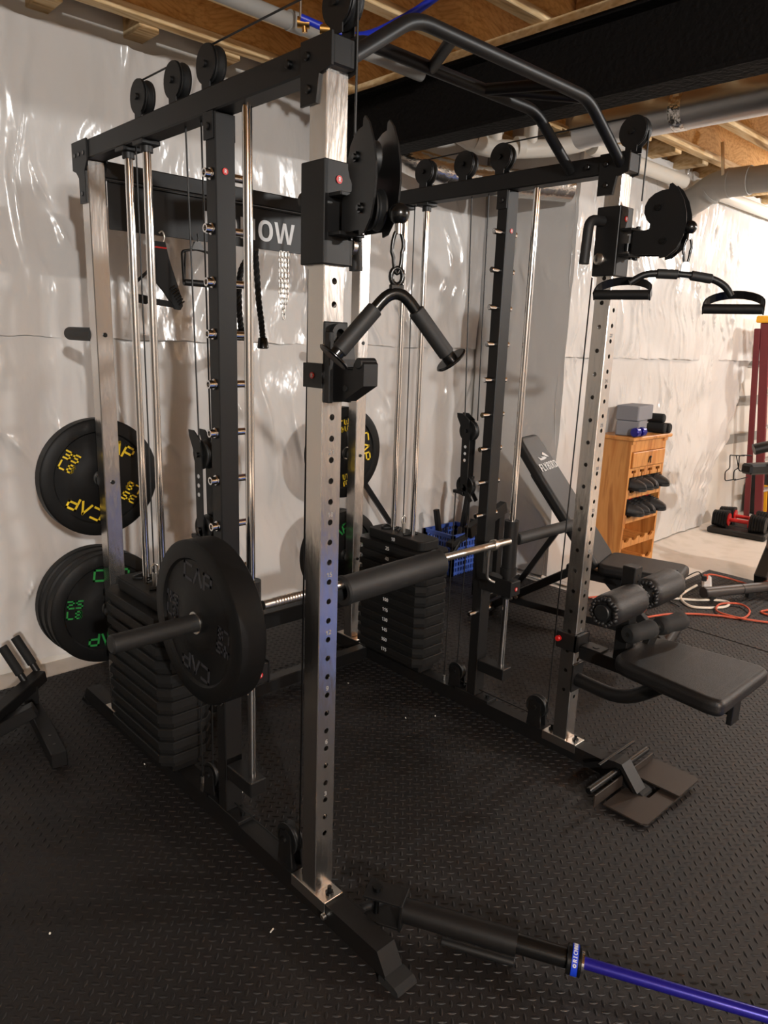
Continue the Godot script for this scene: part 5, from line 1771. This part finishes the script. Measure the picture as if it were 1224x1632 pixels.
func cabinet() -> void:
	var x0 := 3.575
	var x1 := 4.085
	var zf := -1.10
	var zb := -1.345
	var H := 0.955
	var t := thing("shoe_cabinet", "narrow pine cabinet with a drawer and scalloped open shelves against the wall", "cabinet", V((x0 + x1) / 2, 0, (zf + zb) / 2))
	var mb := MB.new()
	for x in [x0, x1 - 0.022]:
		mb = MB.new(); mb.ab(V(x, 0.0, zb), V(x + 0.022, H, zf), 0.002); part(mb, "side_panel", M.pine, t)
	mb = MB.new(); mb.ab(V(x0 + 0.022, 0.03, zb), V(x1 - 0.022, H, zb + 0.012), 0.001); part(mb, "back_panel", M.pine, t)
	mb = MB.new()
	mb.ab(V(x0 - 0.03, H, zb - 0.01), V(x1 + 0.03, H + 0.026, zf + 0.03), 0.006); part(mb, "top", M.pine, t)
	for x in [x0, x1 - 0.05]:
		mb = MB.new(); mb.prism(at(V(x, 0.93, zf + 0.005)), poly([[0, 0], [0.05, 0], [0.05, 0.024], [0, 0.024]] if x == x0 else [[0, 0], [0.05, 0], [0.05, 0.024], [0, 0.024]]), 0.010); part(mb, "corner_bracket", M.pine, t)
	mb = MB.new(); mb.ab(V(x0 + 0.022, 0.875, zf - 0.02), V(x1 - 0.022, H, zf - 0.002), 0.001); part(mb, "front_rail", M.pine, t)
	mb = MB.new(); mb.ab(V(x0 + 0.025, 0.765, zb + 0.03), V(x1 - 0.025, 0.872, zf + 0.014), 0.004)
	var dr := part(mb, "drawer", M.pine, t)
	mb = MB.new()
	var xm := (x0 + x1) / 2
	mb.sphere(V(xm, 0.83, zf + 0.022), 0.008, 12)
	mb.bar(V(xm - 0.006, 0.832, zf + 0.02), V(xm - 0.02, 0.79, zf + 0.018), 0.005, 0.005)
	mb.bar(V(xm + 0.004, 0.832, zf + 0.02), V(xm + 0.016, 0.785, zf + 0.018), 0.005, 0.005)
	part(mb, "drawer_pull", M.black_gloss, dr)
	# stemware rail with T slots
	mb = MB.new()
	var n := 4
	var wi := (x1 - x0 - 0.044) / n
	mb.ab(V(x0 + 0.022, 0.742, zf - 0.022), V(x1 - 0.022, 0.76, zf - 0.002), 0.001)
	for k in n + 1:
		var c: float = x0 + 0.022 + wi * k
		var l: float = maxf(c - wi / 2 + 0.008, x0 + 0.022)
		var r: float = minf(c + wi / 2 - 0.008, x1 - 0.022)
		mb.ab(V(l, 0.695, zf - 0.022), V(r, 0.722, zf - 0.002), 0.001)
		mb.ab(V(maxf(c - wi / 4, x0 + 0.022), 0.722, zf - 0.022), V(minf(c + wi / 4, x1 - 0.022), 0.742, zf - 0.002), 0.001)
	part(mb, "slotted_rail", M.pine, t)
	# shelves
	for y in [0.575, 0.395, 0.215, 0.05]:
		mb = MB.new(); mb.ab(V(x0 + 0.022, y - 0.018, zb + 0.012), V(x1 - 0.022, y, zf - 0.015), 0.001)
		var shf := part(mb, "shelf", M.pine, t)
		var pl := [[x0 + 0.022, y - 0.03], [x1 - 0.022, y - 0.03]]
		for k in range(n - 1, -1, -1):
			var c: float = x0 + 0.022 + wi * (k + 0.5)
			pl.append([c + wi * 0.5, y + 0.03])
			for a in 7:
				var an := PI * a / 6.0
				pl.append([c + cos(an) * wi * 0.33, y + 0.030 - sin(an) * 0.026])
		pl.append([x0 + 0.022, y + 0.03])
		mb = MB.new(); mb.prism(at(V(0, 0, zf - 0.008)), poly(pl), 0.014)
		part(mb, "scalloped_rail", M.pine, shf)
	# shoes: toe towards the room
	var proto: Node3D
	var spots := [[0.09, 0.605, 0.0, "black running shoe at the side panel end of the upper shoe shelf"], [0.185, 0.605, 0.05, "second black running shoe from the side panel on the upper shelf"], [0.31, 0.605, -0.35, "black running shoe turned sideways on the upper shelf, third from the side panel"], [0.43, 0.605, 0.0, "black running shoe at the wall end of the upper shoe shelf"],
		[0.085, 0.425, 0.1, "black running shoe at the side panel end of the lower shoe shelf"], [0.175, 0.425, 0.05, "second black running shoe from the side panel on the lower shelf"], [0.30, 0.425, -0.30, "black running shoe with red lining turned sideways on the lower shelf"], [0.425, 0.425, 0.0, "black running shoe at the wall end of the lower shoe shelf"]]
	for q in spots:
		var p := V(x0 + q[0], q[1] + 0.001, zf - 0.055)
		if proto == null:
			proto = shoe(q[3])
			proto.position = p
			proto.rotation.y = q[2]
		else:
			copy(proto, p, q[2], q[3])
	ORG = Vector3.ZERO
	# on top of the cabinet
	mb = MB.new(); mb.cushion(Transform3D(Basis(Vector3.UP, 0.28), V(3.735, H + 0.0275, -1.20)), rrect(0.26, 0.16, 0.012), 0.102, 0.007)
	tag(part(mb, "yoga_block", M.grey_foam, self), "grey foam yoga block under the other one on the cabinet top", "yoga block", "grey yoga blocks")
	mb = MB.new(); mb.cushion(Transform3D(Basis(Vector3.UP, 0.16), V(3.76, H + 0.131, -1.20)), rrect(0.30, 0.16, 0.012), 0.102, 0.007)
	tag(part(mb, "yoga_block", M.grey_foam, self), "grey foam yoga block lying on top of the other one", "yoga block", "grey yoga blocks")
	t = thing("blue_hand_weights", "small glossy blue hand weight lying in front of the yoga blocks", "hand weight", V(3.62, H + 0.028, -1.09))
	mb = MB.new()
	for k in 2:
		mb.cyl(V(3.555 + 0.08 * k, H + 0.061, -1.082), V(3.605 + 0.08 * k, H + 0.061, -1.080), 0.033, 8, 0.006)
	part(mb, "heads", M.blue_bar, t)
	mb = MB.new(); mb.cyl(V(3.59, H + 0.061, -1.081), V(3.65, H + 0.061, -1.081), 0.014, 12); part(mb, "handle", M.blue_bar, t)
	for q in [[3.99, 0.038, -1.14, "rolled black wrap lying at the end of the cabinet top beside the yoga blocks"], [4.05, 0.036, -1.13, "rolled black wrap lying at the corner of the cabinet top"], [4.0, 0.105, -1.16, "rolled black wrap lying on top of the two other rolls"]]:
		mb = MB.new()
		mb.cyl(V(q[0], H + 0.0275 + q[1], q[2] - 0.07), V(q[0] + 0.02, H + 0.0275 + q[1], q[2] + 0.06), q[1] if q[1] < 0.05 else 0.034, 18, 0.008)
		tag(part(mb, "rolled_wrap", M.foam, self), q[3], "wrap", "rolled wraps on the cabinet")

func shoe(label: String) -> Node3D:
	var t := thing("running_shoe", label, "shoe", Vector3.ZERO, "running shoes in the cabinet")
	ORG = Vector3.ZERO
	var mb := MB.new()
	# sections from heel (z<0) to toe (z>0): z, half width, height, base
	var sec := [[-0.115, 0.012, 0.065, 0.02], [-0.105, 0.032, 0.098, 0.016], [-0.07, 0.040, 0.104, 0.014], [-0.03, 0.041, 0.102, 0.014], [0.01, 0.044, 0.098, 0.014], [0.05, 0.048, 0.088, 0.014], [0.09, 0.050, 0.074, 0.015], [0.12, 0.047, 0.062, 0.016], [0.138, 0.037, 0.050, 0.017], [0.147, 0.022, 0.037, 0.018], [0.150, 0.006, 0.026, 0.02]]
	var rings := []
	for s in sec:
		var r := []
		for k in 13:
			var a := PI * k / 12.0
			r.append(V(cos(a) * s[1] * (1.0 if sin(a) < 0.8 else 0.9), s[3] + pow(sin(a), 0.8) * (s[2] - s[3]), s[0]))
		rings.append(r)
	for i in rings.size() - 1:
		for k in 12:
			var a: Vector3 = rings[i][k]
			var b: Vector3 = rings[i][k + 1]
			var c: Vector3 = rings[i + 1][k + 1]
			var d: Vector3 = rings[i + 1][k]
			var na := (a - V(0, 0.03, a.z)).normalized()
			var nb := (b - V(0, 0.03, b.z)).normalized()
			var tilt := V(0, 0, 0.35 if i > 4 else 0.0)
			mb.quads(a, b, c, d, (na + tilt).normalized(), (nb + tilt).normalized(), (nb + tilt).normalized(), (na + tilt).normalized())
	part(mb, "upper", M.shoe, t)
	mb = MB.new()
	var o := PackedVector2Array()
	for s in sec: o.append(Vector2(s[1] + 0.003, s[0]))
	for i in range(sec.size() - 1, -1, -1): o.append(Vector2(-sec[i][1] - 0.003, sec[i][0]))
	mb.prism(TR(V(1, 0, 0), V(0, 0, 1), V(0, -1, 0), V(0, 0.011, 0)), o, 0.018, true)
	part(mb, "sole", M.plastic, t)
	mb = MB.new(); mb.ab(V(-0.028, 0.002, 0.118), V(0.028, 0.014, 0.1465), 0.003)
	part(mb, "toe_guard", M.white, t)
	mb = MB.new()
	var col := []
	for k in 20:
		var a := TAU * k / 20
		col.append(V(cos(a) * 0.030, 0.100 - 0.006 * sin(a), -0.045 + sin(a) * 0.055))
	mb.tube(col, 0.006, 8, true)
	part(mb, "collar", M.red, t)
	mb = MB.new()
	for k in 4:
		mb.bar(V(-0.02, 0.098 - 0.006 * k, 0.02 + 0.02 * k), V(0.02, 0.098 - 0.006 * k, 0.02 + 0.02 * k), 0.005, 0.005)
	part(mb, "laces", M.foam, t)
	mb = MB.new(); mb.ab(V(-0.017, 0.094, -0.004), V(0.017, 0.113, 0.014), 0.004)
	part(mb, "tongue", M.red, t)
	return t

func dumbbells() -> void:
	var t := thing("dumbbell_cradle", "long black plastic cradle holding two adjustable dumbbells", "dumbbell stand", V(5.5, 0, -1.0))
	var ux := V(0.12, 0, 0.99).normalized()
	var c := V(5.52, -0.011, -1.03)
	var f := V(ux.z, 0, -ux.x)
	var mb := MB.new()
	for k in 2:
		mb.box(TR(f, V(0, 1, 0), ux, c + f * (0.02 + 0.20 * k) + V(0, 0.028, 0)), Vector3(0.17, 0.055, 0.48), 0.012)
	part(mb, "tray", M.plastic, t)
	mb = MB.new()
	mb.box(TR(f, V(0, 1, 0), ux, c + f * (-0.067) + V(0, 0.03, 0)), Vector3(0.002, 0.012, 0.04))
	part(mb, "nameplate", M.grey_print, t)
	for k in 2:
		var o := c + f * (0.02 + 0.20 * k) + V(0, 0.13, 0)
		t = thing("adjustable_dumbbell", ["black adjustable dumbbell with a red handle, on the room side of the cradle", "black adjustable dumbbell with a red handle, on the wall side of the cradle"][k], "dumbbell", o - V(0, 0.08, 0), "adjustable dumbbells")
		mb = MB.new(); mb.cyl(o - ux * 0.09, o + ux * 0.09, 0.017, 18); part(mb, "handle", M.red, t)
		for s in [-1.0, 1.0]:
			for i in 6:
				mb = MB.new()
				var a: Vector3 = o + ux * s * (0.092 + 0.021 * i)
				mb.prism(TR(f, V(0, 1, 0), ux, a + ux * s * 0.0095), rrect(0.145 - 0.004 * i, 0.155 - 0.004 * i, 0.045), 0.018, true)
				part(mb, "plate", M.rubber, t)
			mb = MB.new(); mb.prism(TR(f, V(0, 1, 0), ux, o + ux * s * 0.085), circle(0.055, 24), 0.010, true)
			part(mb, "dial", M.red, t)

func ladder() -> void:
	# folded step ladder leaning on the back wall
	var t := thing("step_ladder", "dark red fibreglass step ladder with a yellow top leaning on the wall", "ladder", V(6.2, 0, -1.15))
	var tl := V(5.84, 1.83, -1.17)
	var bl := V(6.16, -0.01, -1.14)
	bl = V(6.32, -0.01, -1.14)
	var dx := V(0.40, 0, 0.05)
	var mb := MB.new()
	for k in 2:
		mb = MB.new(); mb.bar(bl + dx * k + V(0.06 * k, 0, 0), tl + dx * k * 0.8, 0.03, 0.075, 0.004, V(0, 0, 1)); part(mb, "side_rail", M.ladder, t)
		mb = MB.new(); mb.bar(bl + dx * k + V(0.06 * k + 0.02, 0, -0.12), tl + dx * k * 0.8 + V(0, -0.05, -0.06), 0.025, 0.05, 0.004, V(0, 0, 1)); part(mb, "rear_rail", M.ladder, t)
		mb = MB.new(); mb.bar(bl + dx * k + V(0.06 * k, -0.0, 0) + V(0, 0.0, 0), bl + dx * k + V(0.06 * k, 0.06, 0), 0.04, 0.085, 0.004, V(0, 0, 1)); part(mb, "foot", M.plastic, t)
	for y in 5:
		var f := (y + 1) / 6.0
		mb = MB.new(); mb.bar(bl.lerp(tl, f), (bl + dx * 1.15).lerp(tl + dx * 0.8, f), 0.075, 0.02, 0.003); part(mb, "step", M.alu, t)
	mb = MB.new(); mb.bar(tl + V(-0.04, 0.03, 0), tl + dx * 0.8 + V(0.04, 0.03, 0), 0.15, 0.06, 0.01); part(mb, "top_cap", M.ladder_yellow, t)
	mb = MB.new()
	mb.bar(tl.lerp(bl, 0.33) + V(-0.03, 0, 0.05), tl.lerp(bl, 0.25) + V(0.10, 0, 0.0), 0.004, 0.02)
	mb.bar(tl.lerp(bl, 0.25) + V(0.10, 0, 0.0), tl.lerp(bl, 0.36) + V(0.22, 0, 0.04), 0.004, 0.02)
	part(mb, "spreader", M.alu, t)
	mb = MB.new()
	mb.box(Transform3D(Basis.IDENTITY, tl.lerp(bl, 0.10) + V(0.19, 0, 0.06)), Vector3(0.15, 0.14, 0.004)); part(mb, "sticker", M.white, t)
	mb = MB.new(); mb.box(Transform3D(Basis.IDENTITY, tl.lerp(bl, 0.2) + V(0.20, 0, 0.06)), Vector3(0.13, 0.10, 0.004)); part(mb, "warning_sticker", M.ladder_yellow, t)
	# yellow and black bag behind it
	mb = MB.new()
	mb.cushion(at(V(6.72, -0.011, -1.30)), rrect(0.34, 0.16, 0.06), 0.42, 0.06)
	t = thing("tool_bag", "black and yellow bag standing on the floor behind the step ladder", "bag", V(6.72, -0.011, -1.30))
	part(mb, "body", M.foam, t)
	mb = MB.new(); mb.bar(V(6.58, 0.30, -1.215), V(6.66, 0.02, -1.215), 0.012, 0.05, 0.003, V(0, 0, 1)); part(mb, "strap", M.ladder_yellow, t)

func bike() -> void:
	var t := thing("exercise_bike", "black exercise bike with a flywheel and a wire bottle cage at the picture edge", "exercise bike", V(4.0, 0, -0.25))
	var mb := MB.new()
	# front stabiliser tube
	var a := V(3.50, 0.062, -0.452)
	var b := V(4.02, 0.062, -0.215)
	mb.cyl(a, b, 0.034, 24)
	mb.cyl(b, b + (b - a).normalized() * 0.35, 0.034, 24)
	part(mb, "stabiliser", M.bike_grey, t)
	mb = MB.new()
	var d := (b - a).normalized()
	mb.cyl(a - d * 0.004, a + d * 0.006, 0.036, 24)
	mb.cyl(a + d * 0.30, a + d * 0.305, 0.0352, 24)
	mb.bar(a + d * 0.36 + V(0, -0.045, 0), a + d * 0.40 + V(0, -0.045, 0), 0.03, 0.03)
	mb.bar(a + d * 0.05 + V(0, -0.045, 0), a + d * 0.09 + V(0, -0.045, 0), 0.03, 0.03)
	part(mb, "end_caps", M.plastic, t)
	# strut to the flywheel fork
	var m := a + d * 0.55
	mb = MB.new(); mb.bar(V(4.02, 0.075, -0.30), V(4.42, 0.30, -0.36), 0.08, 0.09, 0.006); part(mb, "main_frame", M.black, t)
	mb = MB.new(); mb.bar(V(4.42, 0.30, -0.36), V(4.62, 0.86, -0.42), 0.07, 0.07, 0.006); mb.bar(V(4.45, 0.05, -0.30), V(4.8, 0.05, -0.1), 0.06, 0.06, 0.004); mb.bar(V(4.45, 0.05, -0.30), V(4.46, 0.34, -0.36), 0.05, 0.05, 0.004); part(mb, "fork", M.black, t)
	# flywheel
	mb = MB.new()
	var wc := V(4.40, 0.30, -0.21)
	var wn := V(0.63, 0, -0.77).normalized()
	mb.lathe(mb.along(wc - wn * 0.02, wc + wn * 0.02), [Vector2(0, 0.01), Vector2(0.15, 0.01), Vector2(0.17, 0.0), Vector2(0.225, 0.0), Vector2(0.225, 0.04), Vector2(0.17, 0.04), Vector2(0.15, 0.03), Vector2(0, 0.03)], 48)
	part(mb, "flywheel", M.bike_grey, t)
	mb = MB.new(); mb.cyl(wc - wn * 0.016, wc + wn * 0.016, 0.148, 40); part(mb, "flywheel_disc", M.dark_red, t)
	# handlebar block with bottle cage
	mb = MB.new()
	mb.tube(spline([V(4.40, 0.90, -0.60), V(4.46, 0.93, -0.52), V(4.60, 0.94, -0.45), V(4.80, 0.94, -0.40)], 5), 0.052, 16, false, 0.75)
	part(mb, "pad", M.vinyl, t)
	mb = MB.new()
	mb.bar(V(4.36, 0.76, -0.62), V(4.80, 0.76, -0.44), 0.10, 0.075, 0.015)
	mb.bar(V(4.62, 0.70, -0.52), V(4.64, 0.92, -0.50), 0.06, 0.06, 0.006)
	part(mb, "console", M.plastic, t)
	mb = MB.new()
	var w := V(4.28, 0.70, -0.70)
	mb.tube(fillet([w + V(0.10, 0.15, 0.05), w + V(0.0, 0.155, 0.0), w + V(-0.03, 0.16, 0.0), w + V(0.0, 0.06, 0.0), w + V(-0.05, 0.04, -0.01), w + V(-0.03, -0.03, -0.01), w + V(0.06, -0.02, 0.03)], 0.02), 0.004, 8)
	mb.tube(fillet([w + V(0.16, 0.15, 0.08), w + V(0.09, 0.155, 0.04), w + V(0.06, 0.15, 0.03), w + V(0.08, 0.06, 0.03), w + V(0.03, 0.045, 0.02), w + V(0.045, -0.03, 0.02), w + V(0.16, -0.01, 0.07)], 0.02), 0.004, 8)
	mb.tube(fillet([w + V(0.03, 0.155, 0.02), w + V(0.07, 0.04, 0.04), w + V(0.13, 0.035, 0.06)], 0.02), 0.004, 8)
	part(mb, "bottle_cage", M.cable, t)

func cords() -> void:
	var y := 0.008
	var mb := MB.new()
	mb.tube(spline([V(2.95, y, -0.95), V(3.10, y, -0.86), V(3.02, y, -0.74), V(3.20, y, -0.74), V(3.33, y, -0.80), V(3.42, y, -0.70), V(3.30, y, -0.62), V(3.12, y, -0.62), V(2.90, y, -0.56), V(3.06, y + 0.004, -0.48), V(3.20, y, -0.39), V(3.30, y, -0.28), V(3.38, y, -0.16), V(3.52, y + 0.010, -0.17), V(3.60, y + 0.010, -0.26), V(3.50, y + 0.010, -0.34), V(3.36, y + 0.006, -0.30), V(3.36, y + 0.004, -0.16), V(3.44, y, -0.02), V(3.52, y, 0.15), V(3.6, y, 0.35)], 7), 0.0065, 8)
	tag(part(mb, "extension_cord", M.orange, self), "orange extension cord coiling on the mat under the bench seat", "cord", "orange extension cords")
	mb = MB.new()
	mb.tube(spline([V(3.80, 0.05, -0.58), V(3.93, 0.06, -0.60), V(4.05, 0.03, -0.50), V(4.10, y, -0.36), V(3.98, 0.09, -0.235), V(3.84, y, -0.11), V(3.78, y, -0.06), V(3.60, y, -0.13), V(3.58, y, -0.05), V(3.66, y, 0.06), V(3.72, y, 0.25)], 7), 0.0065, 8)
	tag(part(mb, "extension_cord", M.orange, self), "orange extension cord running from the power strip over the stabiliser tube", "cord", "orange extension cords")
	mb = MB.new()
	mb.tube(spline([V(3.62, y, -1.10), V(3.56, y, -1.04), V(3.70, y, -1.0), V(3.92, 0.02, -0.98), V(3.74, y, -0.86), V(3.45, y, -0.92), V(3.34, y, -0.86)], 6), 0.006, 8)
	tag(part(mb, "extension_cord", M.orange, self), "orange extension cord leaving the bottom of the pine cabinet", "cord", "orange extension cords")
	mb = MB.new()
	mb.tube(spline([V(3.74, 0.02, -0.60), V(3.55, y, -0.60), V(3.42, y, -0.56), V(3.33, y, -0.46), V(3.38, y, -0.38), V(3.50, y, -0.31), V(3.60, y, -0.33), V(3.58, y, -0.40), V(3.46, y, -0.50), V(3.38, y, -0.60)], 6), 0.0085, 8)
	tag(part(mb, "white_cord", M.cord_white, self), "thick white cord looped on the mat beside the stabiliser tube", "cord")
	mb = MB.new()
	mb.tube(spline([V(3.79, 0.06, -0.585), V(3.76, 0.11, -0.61), V(3.68, 0.07, -0.66), V(3.58, 0.02, -0.68), V(3.45, y, -0.66), V(3.33, y, -0.60), V(3.27, y, -0.5)], 6), 0.004, 8)
	tag(part(mb, "black_cord", M.cable, self), "thin black cord arching from the power strip", "cord")
	var t := thing("power_strip", "white power strip with plugs lying on the mat beside the flywheel bike", "power strip", V(3.82, 0.0, -0.57))
	var u := V(0.80, 0, -0.35).normalized()
	var f := V(u.z, 0, -u.x)
	mb = MB.new()
	mb.box(TR(u, V(0, 1, 0), -f, V(3.84, 0.024, -0.575)), Vector3(0.26, 0.042, 0.06), 0.012)
	part(mb, "body", M.white, t)
	mb = MB.new(); mb.box(TR(u, V(0, 1, 0), -f, V(3.80, 0.062, -0.58)), Vector3(0.03, 0.034, 0.034), 0.005); part(mb, "plug", M.cable, t)
	mb = MB.new(); mb.box(TR(u, V(0, 1, 0), -f, V(3.845, 0.062, -0.59)), Vector3(0.03, 0.034, 0.03), 0.005); part(mb, "plug", M.orange, t)
